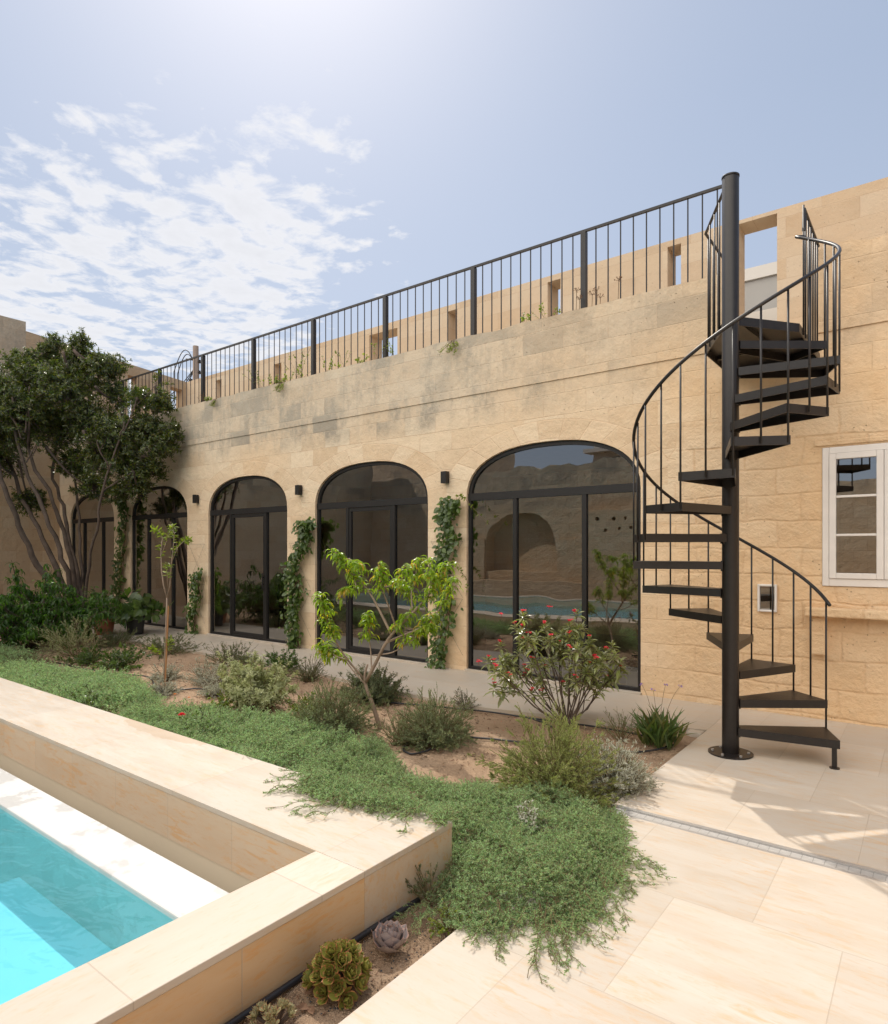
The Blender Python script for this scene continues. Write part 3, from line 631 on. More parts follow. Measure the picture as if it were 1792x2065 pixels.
# ------------------------------------------------------------------ ground, paving, pool
EX = -1.60
def sheet(x0, x1, y0, y1, z, nx=1, ny=1):
    mb = MB(); xs = np.linspace(x0, x1, nx+1); ys = np.linspace(y0, y1, ny+1)
    mb.add([(x, y, z) for y in ys for x in xs], [(j*(nx+1)+i, j*(nx+1)+i+1, (j+1)*(nx+1)+i+1, (j+1)*(nx+1)+i) for j in range(ny) for i in range(nx)]); return mb
mb = MB()
for q in [(-300, -18, -300, 300), (8, 300, -300, 300), (-18, 8, 12.1, 300), (-18, 8, -300, -4.9)]:
    mb.box(q[0], q[1], q[2], q[3], -1.6, -.12)
structure('ground', mb, 'earth')
mb = MB(); mb.box(EX, 6.2, -4.2, 3.748, -.12, 0); structure('patio', mb, 'patio_a')
mb = MB(); mb.prism([(EX, 3.872), (6.2, 3.872), (6.2, 6.9995), (-1.63, 6.9995), (EX, 6.2)], -.12, .0015); structure('patio_back', mb, 'patio_b')
mb = MB(); mb.prism([(-17.5, 5.55), (-12, 5.7), (-7.0, 5.72), (-4.4, 5.45), (-3.6, 5.46), (-2.25, 5.76), (-1.605, 5.99), (-1.605, 6.2), (-1.636, 6.9995), (-17.5, 6.9995)], -.12, -.002); structure('path', mb, 'path')
# drain channel
dr = thing('drain_channel', 'narrow steel drain grate let into the pale patio paving', 'drain', (2, 3.81, 0))
mb = MB(); mb.box(EX+.03, 6.2, 3.775, 3.845, -.03, -.006); put('grate', mb, 'grate', dr)
mb = MB(); mb.box(EX+.03, 6.2, 3.7485, 3.7745, -.12, -.002); mb.box(EX+.03, 6.2, 3.8455, 3.8715, -.12, .0035); put('rim', mb, 'steel', dr)
# soil bed
mb = MB()
def soil_patch(x0, x1, y0, y1, st_=.05):
    nx, ny = int((x1-x0)/st_), int((y1-y0)/st_); xs = np.linspace(x0, x1, nx+1); ys = np.linspace(y0, y1, ny+1)
    XX, YY = np.meshgrid(xs, ys)
    Z = -.042+.010*np.sin(XX*5.1+YY*2)*np.sin(YY*4.3-XX)+.008*np.sin(XX*13+1)*np.sin(YY*11+2)+rng.normal(0, .003, XX.shape)
    mb.add(np.stack([XX, YY, Z], -1).reshape(-1, 3), [(j*(nx+1)+i, j*(nx+1)+i+1, (j+1)*(nx+1)+i+1, (j+1)*(nx+1)+i) for j in range(ny) for i in range(nx)])
soil_patch(-17.5, EX+.001, 2.58, 6.3); soil_patch(-1.96, EX+.001, -4.2, 2.58, .04)
structure('garden_soil', mb, 'soil', smooth=True)
# gravel crumbs on the soil near the camera
T_peb = [(1,0,0),(0,1,0),(-1,0,0),(0,-1,0),(0,0,.7),(0,0,-.5)]; F_peb = [(0,1,4),(1,2,4),(2,3,4),(3,0,4),(1,0,5),(2,1,5),(3,2,5),(0,3,5)]
def pebbles(n, x0, x1, y0, y1, s0, s1, name, mat, seed):
    r = np.random.default_rng(seed); p = np.stack([r.uniform(x0, x1, n), r.uniform(y0, y1, n), np.full(n, -.036)], -1); mb = MB()
    mb.stamp(T_peb, F_peb, p, r.normal(0, 1, (n, 3))*(1,1,.2), np.tile((0,0,1.), (n, 1)), r.uniform(s0, s1, n)); put(name, mb, mat, kind='stuff')
pebbles(2600, -1.93, EX-.01, .9, 2.7, .002, .0055, 'soil_crumbs', 'soil', 3); pebbles(260, -1.92, EX-.02, 1.0, 2.5, .003, .006, 'dark_grit', 'dark_pot', 4)
pebbles(5000, -9, EX-.01, 2.9, 5.4, .003, .011, 'garden_crumbs', 'soil', 5)

pool = thing('swimming_pool', 'raised travertine pool with aqua water and white overflow ledge', 'pool', (-6, 1, 0))
CX0, CX1, CI = -1.935, -2.237, 1.98
mb = MB()
mb.prism([(-14.3, 1.977), (-2.2405, 1.977), (-2.2345, 1.977), (-1.932, 1.977), (-1.932, 2.609), (-14.3, 2.609)], .2003, .23); put('coping', mb, 'coping', pool, bevel=.003)
mb = MB(); mb.box(-2.240, -1.932, -2.8, 1.9765, .2003, .2298); put('coping', mb, 'coping_y', pool, bevel=.003)
mb = MB(); mb.box(-14.3, -2.2405, -2.8, -2.4, .2003, .23); mb.box(-14.3, -14.0, -2.3995, 1.9765, .2003, .23); put('coping', mb, 'coping', pool)
mb = MB(); mb.box(-14.3, -1.935, 1.98, 2.606, -.06, .2); mb.box(-14.3, -2.2365, -2.8, -2.405, -.06, .2); mb.box(-14.3, -14.0, -2.4045, 1.9795, -.06, .2); mb.box(-14.3, -1.935, 1.98, 2.606, -.055, .15) if False else None
put('cladding', mb, 'clad_x', pool)
mb = MB(); mb.box(-2.236, -1.936, -2.8, 1.9795, -.06, .1998); put('cladding', mb, 'clad_y', pool)
mb = MB(); mb.box(-14.3, -1.94, 1.984, 2.602, -1.4, -.0603); mb.box(-13.999, -2.2365, 1.7255, 1.9835, -1.4, -.34); put('overflow_channel', mb, 'plaster_beige', pool)
mb = MB(); mb.box(-13.999, -2.2365, 1.475, 1.725, -1.39, .052); put('weir_ledge', mb, 'plaster_white', pool, bevel=.008)
mb = MB(); mb.box(-4.23, -2.237, -2.404, 1.4745, -1.4, -.30); mb.box(-14.3, -4.2305, -2.404, 1.4745, -1.7, -1.05)
mb.box(-2.2362, -1.94, -2.8, 1.98, -1.4, -.0604); mb.box(-14.3, -2.237, -2.79, -2.4045, -1.4, -.0604); mb.box(-14.29, -14.001, -2.4, 1.97, -1.4, -.0604)
put('basin', mb, 'pool', pool)
mb = MB(); mb.add([(-14.001, -2.4052, .028), (-2.2358, -2.4052, .028), (-2.2358, 1.4757, .028), (-14.001, 1.4757, .028)], [(0, 1, 2, 3)]); o = structure('pool_water', mb, 'water')
# ------------------------------------------------------------------ foliage
def unit(v): return v/(np.linalg.norm(v, axis=-1, keepdims=True)+1e-9)
def leaf_t(w=.3, curl=0.0, fold=.06, k=3):
    """lanceolate blade of unit length: curl bends the tip down, fold lifts the edges"""
    ts = np.linspace(0, 1, k+2); V = [(0, 0, 0)]; F = []
    for t_ in ts[1:-1]:
        ww = w*math.sin(math.pi*t_**.8)**.8*.5; x = math.sin(curl*t_)/curl if curl else t_; z = -(1-math.cos(curl*t_))/curl if curl else 0
        V += [(x, ww, z+fold*ww*2), (x, 0, z), (x, -ww, z+fold*ww*2)]
    x = math.sin(curl)/curl if curl else 1; z = -(1-math.cos(curl))/curl if curl else 0
    V.append((x, 0, z)); n = k
    F += [(0, 2, 1), (0, 3, 2)]
    for i in range(n-1):
        b = 1+3*i; F += [(b, b+1, b+4, b+3), (b+1, b+2, b+5, b+4)]
    b = 1+3*(n-1); F += [(b, b+1, len(V)-1), (b+1, b+2, len(V)-1)]
    return V, F
DIA = ([(0,0,0), (.5,.5,.04), (1,0,0), (.5,-.5,.04)], [(0,3,2,1)])          # width is given separately
NEEDLE = DIA
OVATE = leaf_t(.62, .35, .10, 2); LANCE = leaf_t(.30, .5, .25, 2); PEACHL = leaf_t(.19, 2.3, .3, 4); STRAP = leaf_t(.07, .8, .2, 4); ROUND = leaf_t(.85, .3, .1, 2)
def stems(base, d, L, droop=0.0, k=6, wig=.03):
    base, d = np.asarray(base, float), unit(np.asarray(d, float)); n = len(base); L = np.broadcast_to(L, n)
    t_ = np.linspace(0, 1, k+1); dr = np.broadcast_to(droop, n)
    P = base[:, None]+d[:, None]*L[:, None, None]*t_[None, :, None]
    P[..., 2] -= (dr*L)[:, None]*t_[None]**2
    off = rng.normal(0, wig, (n, k+1, 3))*L[:, None, None]*t_[None, :, None]; P += np.cumsum(off, 1)*.5
    return P
def on_stems(P, m, t0=.1, t1=1.0, power=1.0):
    n, k, _ = P.shape; si = np.repeat(np.arange(n), m); u = t0+(t1-t0)*rng.uniform(0, 1, n*m)**power
    f = u*(k-1); i = np.minimum(f.astype(int), k-2); fr = (f-i)[:, None]
    p = P[si, i]*(1-fr)+P[si, i+1]*fr; T = unit(P[si, i+1]-P[si, i]); return p, T, u
def scatter(mb, P, m, size, width, spread=.9, T=NEEDLE, t0=.1, t1=1.0, power=1.0, jit=.25, grow=0.0, updir=None, mi=0):
    p, tan, u = on_stems(P, m, t0, t1, power); n = len(p)
    rad = unit(np.cross(tan, rng.normal(0, 1, (n, 3)))); sp = spread*rng.uniform(.7, 1.3, n)[:, None]
    d = unit(tan*np.cos(sp)+rad*np.sin(sp)+rng.normal(0, jit, (n, 3))*.4)
    up = unit(tan*np.sin(sp)-rad*np.cos(sp)+rng.normal(0, jit, (n, 3))) if updir is None else np.tile(updir, (n, 1))+rng.normal(0, jit, (n, 3))
    s = size*rng.uniform(.7, 1.25, n)*(1-grow*u); mb.stamp(T[0], T[1], p, d, up, s, s*width if T is NEEDLE else s, mi=mi)
def dome_dirs(n, el0=20, el1=88, az=None):
    a = rng.uniform(0, 2*math.pi, n) if az is None else rng.uniform(az[0], az[1], n); s = rng.uniform(math.sin(R(el0)), math.sin(R(el1)), n); e = np.arcsin(s)
    return np.stack([np.cos(a)*np.cos(e), np.sin(a)*np.cos(e), np.sin(e)], -1)
def shrub(name, label, cat, loc, h, r, n, m, lsize, lw, mat, T=NEEDLE, spread=.8, el=(15, 88), droop=.1, group=None, stem_mat='twig', t0=.15, base_r=.25, sub=3, subl=.4, srad=.003, squash=1.0, jit=.25, power=.8, grow=.35, wig=.035):
    """bush of n main shoots with side shoots; leaves run along all of them"""
    x, y, z = loc; o = thing(name, label, cat, loc, group)
    base = np.array(loc)+rng.normal(0, r*base_r*.5, (n, 3))*(1, 1, 0); d = dome_dirs(n, *el)
    d += (base-np.array(loc))*(.6/max(r, .01))*(1, 1, 0)
    e = unit(d)[:, 2]; L = (h*e+r*(1-e))*rng.uniform(.72, 1.08, n)
    P = stems(base, d, L, droop, 7, wig)
    smb, lmb = MB(), MB(); smb.tubes(P, np.linspace(srad, srad*.4, 8)[None, :]*np.ones((n, 1)))
    allP = [P]
    if sub:
        p, tan, u = on_stems(P, sub, .25, .9); rad = unit(np.cross(tan, rng.normal(0, 1, (len(p), 3))))
        d2 = unit(tan*.75+rad*.6+np.array((0, 0, .25))); L2 = np.repeat(L, sub)*subl*rng.uniform(.6, 1.2, len(p))*(1.15-u)
        P2 = stems(p, d2, L2, droop*.5, 7, wig); smb.tubes(P2, np.linspace(srad*.6, srad*.3, 8)[None, :]*np.ones((len(p), 1))); allP.append(P2)
    for i, Q in enumerate(allP):
        Q[..., 2] = np.maximum(Q[..., 2], z+.008)
        scatter(lmb, Q, m if i == 0 else max(3, int(m*.6)), lsize, lw, spread, T, t0, 1.0, power, jit, grow)
    put('stems', smb, stem_mat, o); put('foliage', lmb, mat, o); return o, allP

S = -.04
# --- rosemary and grey shrubs
shrub('rosemary_bush', 'big yellow-green rosemary bush at the patio edge, in front of the silver bush', 'bush', (-2.02, 3.86, S), .74, .38, 230, 76, .020, .24, 'l_rosemary', el=(12, 88), droop=.16, sub=5, subl=.34, power=.8)
shrub('silver_bush', 'pale silver bush behind the big rosemary at the patio edge', 'bush', (-1.71, 4.16, S), .42, .23, 240, 30, .030, .28, 'l_silver', el=(5, 85), sub=2, subl=.3, group=None)
shrub('rosemary_bush', 'fine-leaved rosemary bush left of the fruit tree trunk', 'bush', (-4.32, 4.0, S), .56, .37, 190, 64, .017, .3, 'l_rosedark', el=(8, 88), droop=.10, sub=6, subl=.36)
shrub('rosemary_bush', 'fine-leaved rosemary bush right of the fruit tree trunk', 'bush', (-3.38, 4.30, S), .54, .33, 190, 64, .017, .3, 'l_rosedark', el=(8, 88), droop=.10, sub=6, subl=.36)
shrub('rosemary_bush', 'small upright rosemary directly at the foot of the fruit tree', 'bush', (-3.60, 4.08, S), .40, .20, 50, 50, .015, .2, 'l_rosedark', el=(35, 88), sub=3)
shrub('spurge_bush', 'dense dark green rounded bush behind the fruit tree beside the path', 'bush', (-4.88, 5.12, S), .42, .38, 260, 40, .036, .24, 'l_dark', el=(5, 88), sub=1, subl=.25, T=LANCE, spread=1.1, power=.6, droop=.05)
shrub('lavender_bush', 'low dull green lavender in front of the middle glazed door', 'bush', (-6.20, 5.35, S), .36, .25, 80, 40, .024, .16, 'l_dark', el=(25, 88), sub=1)
shrub('lavender_bush', 'small grey lavender beside the path, right of the dark rounded bush', 'bush', (-3.83, 5.38, S), .25, .15, 50, 26, .026, .2, 'l_grey', el=(20, 85), sub=1)
shrub('sage_bush', 'tall grey-green sage bush with pale leaf tips in mid bed', 'bush', (-5.42, 4.02, S), .60, .30, 42, 60, .062, .3, 'l_sage', el=(32, 86), sub=2, subl=.4, T=LANCE, spread=1.0, power=.5, droop=.02, srad=.005)
shrub('sage_bush', 'second grey-green sage leaning to the left of the tall sage', 'bush', (-5.80, 4.12, S), .62, .22, 28, 60, .062, .3, 'l_sage', el=(42, 86), sub=2, subl=.35, T=LANCE, spread=1.0, power=.5, droop=.02, srad=.005)
for loc, h, r, lab in [((-7.70, 4.32, S), .24, .20, 'low silver cushion plant behind the thin sapling stem'), ((-6.90, 3.83, S), .19, .22, 'low pale cushion plant in front of the sapling on the sunny soil'),
                  ((-7.12, 4.50, S), .30, .20, 'grey cushion plant midway between sapling and tall sage'), ((-6.72, 4.45, S), .36, .20, 'taller brownish-grey cushion plant touching the tall sage'), ((-6.45, 4.17, S), .15, .15, 'smallest white cushion plant below the tall sage')]:
    shrub('cotton_lavender', lab, 'plant', loc, h*1.2, r*1.15, 90, 34, .026, .24, 'l_silver', el=(10, 88), sub=1, group='silver cushion plants around the sapling')
shrub('rosemary_bush', 'loose grey-green rosemary with long sprays at the left of the bed', 'bush', (-10.55, 4.42, S), .78, .60, 60, 80, .026, .16, 'l_sage', el=(18, 84), sub=3, droop=.08, subl=.35)
shrub('lime_bush', 'small lime green plant between the tall sage and the rosemary', 'plant', (-4.98, 4.3, S), .27, .20, 40, 22, .024, .6, 'l_yellow', el=(10, 86), sub=2, T=ROUND)
shrub('lime_bush', 'low lime green plant at the left foot of the tall sage', 'plant', (-5.72, 3.82, S), .25, .22, 34, 20, .022, .6, 'l_yellow', el=(10, 80), sub=2, T=ROUND)
shrub('flowering_bush', 'low dark bush with tiny violet flowers left of the sapling', 'bush', (-8.9, 4.35, S), .40, .48, 60, 34, .034, .5, 'l_vine', el=(10, 80), sub=2, T=OVATE)
shrub('flowering_bush', 'dark low bush further left on the shaded soil', 'bush', (-9.7, 4.25, S), .32, .42, 50, 30, .032, .5, 'l_vine', el=(8, 70), sub=2, T=OVATE)
shrub('shade_bush', 'dark feathery bush behind the sapling against the path', 'bush', (-7.95, 5.45, S), .42, .50, 80, 40, .032, .2, 'l_dark', el=(5, 80), sub=2)
shrub('shade_bush', 'dark feathery bush in shade, left along the path edge', 'bush', (-9.7, 5.45, S), .34, .70, 90, 40, .034, .2, 'l_dark', el=(4, 70), sub=2)
shrub('shade_bush', 'low dark spreading bush before the terracotta pot', 'bush', (-11.2, 5.35, S), .32, .60, 80, 36, .036, .2, 'l_dark', el=(4, 70), sub=2)
shrub('shade_bush', 'upright green herb at the foot of the vine between the glazed doors', 'bush', (-6.95, 5.55, S), .42, .22, 50, 40, .04, .2, 'l_lush', el=(30, 86), sub=2)
shrub('shade_bush', 'low dark bush between sage and path', 'bush', (-6.55, 5.05, S), .22, .55, 60, 36, .028, .2, 'l_dark', el=(4, 60), sub=2)
shrub('juniper_bush', 'dull low juniper on the far left by the coping', 'bush', (-9.9, 3.55, S), .26, .62, 90, 50, .02, .2, 'l_dark', el=(3, 60), sub=2)
shrub('thyme_bush', 'sparse reddish twiggy herb beside the strap-leaved clump', 'plant', (-2.13, 5.30, S), .34, .12, 26, 26, .013, .45, 'l_rosedark', el=(40, 88), sub=3)
def rose(loc, h, r, lab, n=14):
    o, P = shrub('rose_bush', lab, 'rose bush', loc, h, r, n, 9, .028, .5, 'l_vine', el=(25, 85), T=OVATE, sub=2, srad=.003, stem_mat='bark', wig=.06, group='straggly little roses in the ground cover')
    return o
o = rose((-5.0, 3.18, S), .42, .46, 'straggly rose with one red bloom overhanging the long coping', 18)
def bloom(c, r, mat, parent, name='flower', n=9, nrm=(0, 0, 1.)):
    mb = MB(); T, F = leaf_t(.8, .6, .3, 2); c = np.array(c)
    for ring, (k, el, s) in enumerate(((n, 15, r), (max(4, n-3), 55, r*.75))):
        a = np.arange(k)*2*math.pi/k+ring*.4; d = np.stack([np.cos(a)*math.cos(R(el)), np.sin(a)*math.cos(R(el)), np.full(k, math.sin(R(el)))], -1)
        mb.stamp(T, F, np.tile(c, (k, 1)), d, np.tile((0, 0, 1.), (k, 1))+rng.normal(0, .1, (k, 3)), s)
    return put(name, mb, mat, parent)
bloom((-4.62, 2.72, .33), .032, 'f_red', o); bloom((-5.2, 3.0, .36), .016, 'f_orange', o); bloom((-4.95, 2.98, .37), .013, 'f_orange', o)
rose((-6.9, 3.05, S), .32, .42, 'straggly rose without flowers on the far ground-cover mat', 16); rose((-8.4, 3.2, S), .30, .35, 'small twiggy rose at the left end of the coping', 12)
rose((-6.2, 2.92, S), .20, .22, 'tiny dark rose seedling close to the coping edge', 9)
# silvery convolvulus in the cover, orange blooms
shrub('silverbush_plant', 'small silver-leaved plant poking out of the near ground cover', 'plant', (-1.80, 3.13, .04), .17, .11, 34, 14, .038, .16, 'l_silver', el=(20, 88), sub=0, T=LANCE)
shrub('jade_bush', 'little yellow-leaved succulent under the coping corner', 'plant', (-1.66, 2.22, -.03), .13, .11, 26, 14, .014, .7, 'l_yellow', el=(5, 80), sub=1, T=ROUND)
shrub('juniper_bush', 'dark upright sprig growing against the corner of the pool wall', 'plant', (-1.86, 2.32, S), .25, .07, 16, 60, .014, .25, 'l_dark', el=(45, 88), sub=2)

# --- ground cover (nobody could count it)
def inside(poly, p):
    x, y = p[:, 0], p[:, 1]; c = np.zeros(len(p), bool); n = len(poly)
    for i in range(n):
        (x0, y0), (x1, y1) = poly[i], poly[i-1]; k = (y0 > y) != (y1 > y)
        c ^= k & (x < (x1-x0)*(y-y0)/(y1-y0+1e-12)+x0)
    return c
def edge_dist(poly, p):
    d = np.full(len(p), 9.); n = len(poly)
    for i in range(n):
        a, b = np.array(poly[i-1]), np.array(poly[i]); ab = b-a; t_ = np.clip(((p-a)@ab)/(ab@ab), 0, 1); d = np.minimum(d, np.linalg.norm(p-a-t_[:, None]*ab, axis=1))
    return d
def cover(name, label, poly, dens, leaf, hmax, per=20, base=-.03, length=.075, coping=True, seedoff=0.0):
    mb, sm = MB(), MB(); P = np.array(poly); lo, hi = P.min(0), P.max(0); n = int((hi-lo).prod()*dens)
    p = rng.uniform(lo, hi, (n, 2)); p = p[inside(poly, p)]; ed = edge_dist(poly, p)
    hum = .5+.5*np.sin(p[:, 0]*9+seedoff+1.5*np.sin(p[:, 1]*7))*np.sin(p[:, 1]*11+1.2*np.sin(p[:, 0]*8)); hum2 = .5+.5*np.sin(p[:, 0]*23+p[:, 1]*5)*np.sin(p[:, 1]*27-p[:, 0]*3)
    bare = rng.uniform(0, 1, len(p)) < np.clip((np.sin(p[:, 0]*3.1+p[:, 1]*2.3+seedoff)*np.sin(p[:, 1]*5.7-p[:, 0]*1.9)-.45)*2.2, 0, .9)*(ed < .5)*(p[:, 0] < -2.2)
    p, ed, hum, hum2 = p[~bare], ed[~bare], hum[~bare], hum2[~bare]
    top = hmax*np.clip(ed/.20, .22, 1)*(.42+.55*hum+.30*hum2)
    lay = rng.uniform(0, 1, len(p))**.55; z = base+top*lay*.85
    if coping:
        on = (p[:, 0] < -1.93) & (p[:, 1] < 2.61); z = np.where(on, np.maximum(z, .235+.03*lay), z)
    z = np.where(p[:, 0] > EX, np.maximum(z, .006), z)
    d = dome_dirs(len(p), 0, 70); d += np.array((.25, -.15, 0)); L = length*rng.uniform(.7, 1.3, len(p))
    Q = stems(np.column_stack([p, z]), d, L, .1, 4, .06)
    sm.tubes(Q, .0011*np.ones((len(Q), 5))); scatter(mb, Q, per, leaf, .40, .85, NEEDLE, .0, 1.0, .8, .3, .2)
    o = put(name, mb, 'l_cover', kind='stuff', label=label); s = put('stems', sm, 'twig', None); s.parent = o; return o
C2 = [(-6.1, 2.66), (-6.25, 3.1), (-6.15, 3.42), (-5.76, 3.62), (-5.2, 3.62), (-4.9, 3.82), (-4.3, 3.75), (-3.85, 3.85), (-3.4, 3.62), (-2.95, 3.45), (-2.7, 3.42), (-2.35, 3.62), (-2.0, 3.75), (-1.66, 3.78), (-1.48, 3.68), (-1.36, 3.45), (-1.27, 3.24), (-1.21, 2.98), (-1.20, 2.78), (-1.18, 2.60), (-1.25, 2.43), (-1.38, 2.38), (-1.45, 2.28), (-1.58, 2.18), (-1.78, 2.30), (-1.93, 2.50), (-2.1, 2.56), (-2.35, 2.44), (-2.62, 2.36), (-2.86, 2.40), (-2.98, 2.58), (-3.3, 2.64), (-4.8, 2.64)]
near_p = [q for q in C2]
cover('ground_cover', 'soft green creeping juniper-like mat spilling over pool coping and patio', [(-3.6, 2.6), (-3.75, 4.02), (-3.45, 3.80)]+C2[9:], 6800, .0125, .20, 24, length=.062)
cover('ground_cover', 'green creeping mat between the long coping and the rosemaries', [(-6.1, 2.63), (-6.25, 3.1), (-6.15, 3.42), (-5.76, 3.70), (-5.2, 3.74), (-4.9, 3.95), (-4.3, 3.95), (-3.76, 4.02), (-3.6, 2.61)], 3200, .018, .17, 20, length=.085, seedoff=2)
cover('ground_cover', 'far green creeping mat at the left of the long coping', [(-9.7, 2.63), (-9.9, 3.5), (-8.6, 3.75), (-7.7, 3.95), (-7.0, 3.75), (-6.45, 3.55), (-6.3, 3.3), (-6.9, 3.0), (-6.95, 2.63)], 1900, .026, .16, 18, length=.12, seedoff=4)
cover('ground_cover', 'dull creeping mat on the shaded far left soil', [(-13.5, 2.63), (-13.5, 3.9), (-11, 4.0), (-10.1, 3.7), (-9.8, 2.63)], 700, .034, .16, 14, length=.15, seedoff=5)
# trailing shoots that leave the mat
def trails(rows, lab):
    smb, lmb = MB(), MB()
    for (x0, y0, x1, y1, z) in rows:
        for k in range(5):
            a = np.array((x0, y0))+rng.normal(0, .045, 2); b = a+(np.array((x1, y1))-np.array((x0, y0)))*rng.uniform(.55, 1.05)+rng.normal(0, .04, 2); t_ = np.linspace(0, 1, 12); w_ = rng.normal(0, .012, (12, 2)).cumsum(0)
            Q = np.column_stack([a+(b-a)*t_[:, None]+w_*t_[:, None], z+.045*(1-t_)**1.3+.012+.012*np.sin(t_*9+k)]); smb.tube(Q, .0014, 4)
            p, tan, u = on_stems(Q[None], 13, .1, 1); side = unit(np.cross(tan, (0, 0, 1.)))*rng.choice([-1, 1], len(p))[:, None]
            q = stems(p, tan+side*.9+np.array((0, 0, .35))*rng.uniform(-.1, 1, (len(p), 1)), rng.uniform(.02, .055, len(p)), .1, 3); q[..., 2] = np.maximum(q[..., 2], z+.004); smb.tubes(q, .0009*np.ones((len(q), 4)))
            scatter(lmb, q, 17, .0105, .30, .85, NEEDLE, .1, 1.0, .8, .3, .2); scatter(lmb, Q[None], 60, .0105, .30, .9, NEEDLE, .2, 1)
    o = put('trailing_shoots', lmb, 'l_cover', kind='stuff', label=lab); s = put('stems', smb, 'twig', None); s.parent = o
trails([(-1.35, 2.5, -1.12, 2.17, 0), (-1.40, 2.45, -1.20, 2.13, 0), (-1.36, 2.42, -1.17, 2.08, 0), (-1.30, 2.6, -1.0, 2.40, 0), (-1.33, 2.65, -1.02, 2.50, 0), (-1.28, 2.75, -1.06, 2.60, 0), (-1.26, 3.0, -1.12, 2.86, 0), (-1.28, 3.1, -1.07, 3.04, 0), (-1.30, 3.2, -1.10, 3.16, 0), (-1.48, 2.38, -1.40, 2.20, 0), (-1.27, 2.9, -1.08, 2.75, 0),
        (-1.5, 2.35, -1.47, 2.16, 0), (-2.8, 2.45, -2.98, 2.30, .232), (-2.85, 2.5, -3.14, 2.44, .232), (-2.5, 2.42, -2.66, 2.25, .232), (-2.25, 2.5, -2.30, 2.36, .232), (-2.1, 2.55, -2.18, 2.42, .232), (-1.8, 2.35, -1.86, 2.14, -.02), (-1.7, 2.25, -1.80, 2.02, -.02)], 'loose shoots trailing from the mat onto paving and coping')

# --- big multi-stemmed tree
def grow(segs, p, d, L, r, lvl, tips, lean=.12, wig=.16, up=.06):
    n = 6; P = [np.array(p)]; dd = np.array(d, float)
    for i in range(n):
        dd = unit(dd+rng.normal(0, wig, 3)*.6+np.array((0, 0, up))); P.append(P[-1]+dd*L/n)
    segs.append((P, r, r*.62)); 
    if lvl == 0: tips.append((P[-1], dd, P)); return
    for k in range(rng.integers(2, 4) if lvl > 1 else 3):
        i = rng.integers(3, n+1); q = P[i]; rd = unit(np.cross(dd, rng.normal(0, 1, 3))); nd = unit(dd*.75+rd*.75+np.array((0, 0, .1)))
        grow(segs, q, nd, L*rng.uniform(.5, .75), r*.5, lvl-1, tips, lean, wig, up)
    tips.append((P[-1], dd, P))
tree = thing('garden_tree', 'big dark multi-stemmed tree with glossy leaves in the left corner', 'tree', (-13.6, 5.75, -.04))
TD = 12.9
def tp(px, py, dd=0.0): return at(px, py, TD+dd)
limbs = [  # traced stems: screen points at the tree's own distance, each with its own offset towards or away from the viewer
    ([(150, 1262), (118, 1195), (60, 1110), (25, 1030), (0, 950), (-25, 860)], [0, -.1, -.4, -.7, -.9, -1.1], .115),
    ([(156, 1262), (128, 1180), (92, 1100), (50, 1010), (15, 925), (-30, 830)], [0, .1, .3, .6, .8, .9], .10),
    ([(160, 1262), (138, 1160), (110, 1080), (80, 1010), (45, 940), (30, 860), (25, 800)], [0, -.2, -.4, -.5, -.5, -.6, -.7], .085),
    ([(165, 1262), (152, 1170), (128, 1070), (105, 1000), (62, 930), (48, 840), (60, 780)], [0, 0, 0, -.2, -.3, -.4, -.5], .08),
    ([(170, 1262), (160, 1165), (135, 1080), (128, 1010), (100, 950), (120, 870), (130, 780)], [0, .2, .4, .5, .6, .7, .8], .075),
    ([(176, 1262), (172, 1170), (190, 1090), (205, 1020), (210, 960), (240, 900), (250, 850)], [0, -.2, -.5, -.7, -.8, -.9, -.9], .05),
    ([(172, 1262), (165, 1150), (160, 1060), (150, 960), (165, 860), (170, 760)], [0, .3, .6, .8, .9, 1.0], .055)]
segs, tips = [], []; tm = MB()
for pts, off, r in limbs:
    P = np.array([tp(x, y, o) for (x, y), o in zip(pts, off)]); P[0, 2] = -.06
    t_ = np.linspace(0, len(P)-1, 22); Q = np.stack([np.interp(t_, np.arange(len(P)), P[:, k]) for k in range(3)], -1)
    for _ in range(3): Q[1:-1] = (Q[:-2]+2*Q[1:-1]+Q[2:])/4
    Q[2:-1] += rng.normal(0, .018, Q[2:-1].shape); tm.tube(Q, np.linspace(r*.66, r*.24, 22)*(1+rng.normal(0, .05, 22)), 9)
    for k in (12, 15, 18, 20, 21):
        dd = unit(Q[k]-Q[k-2]); rd = unit(np.cross(dd, rng.normal(0, 1, 3))); grow(segs, Q[k], unit(dd+rd*.8), rng.uniform(.7, 1.2), r*.32, 1, tips)
# crown clumps, drawn towards by extra limbs: (screen x, y, offset, radius)
clumps = [(5, 815, 0, .78), (-60, 810, .3, .9), (60, 840, -.4, .62), (100, 722, .5, .24), (108, 700, .4, .15), (165, 728, .3, .30), (150, 775, .2, .52), (200, 750, .0, .36), (228, 742, .1, .18), (70, 775, -.1, .42), (120, 860, .2, .50), (185, 850, -.2, .50),
          (250, 885, -.5, .50), (295, 870, -.4, .36), (288, 812, -.3, .26), (325, 905, -.6, .24), (210, 925, -.3, .45), (265, 950, -.5, .36), (155, 935, .5, .38), (-40, 900, .5, .8), (190, 985, .2, .28), (120, 790, -.6, .45), (30, 735, .4, .2), (240, 990, -.1, .2), (305, 950, -.5, .2), (162, 692, .2, .13), (-80, 850, -.5, .9), (60, 1010, .8, .28), (235, 800, .2, .22), (10, 850, .9, .7), (342, 872, -.5, .13), (322, 815, -.3, .16), (280, 985, -.4, .16), (60, 730, .2, .2)]
lf = MB(); cs = np.array([tp(x, y, o) for x, y, o, r in clumps]); nodes = np.array([t_[0] for t_ in tips])
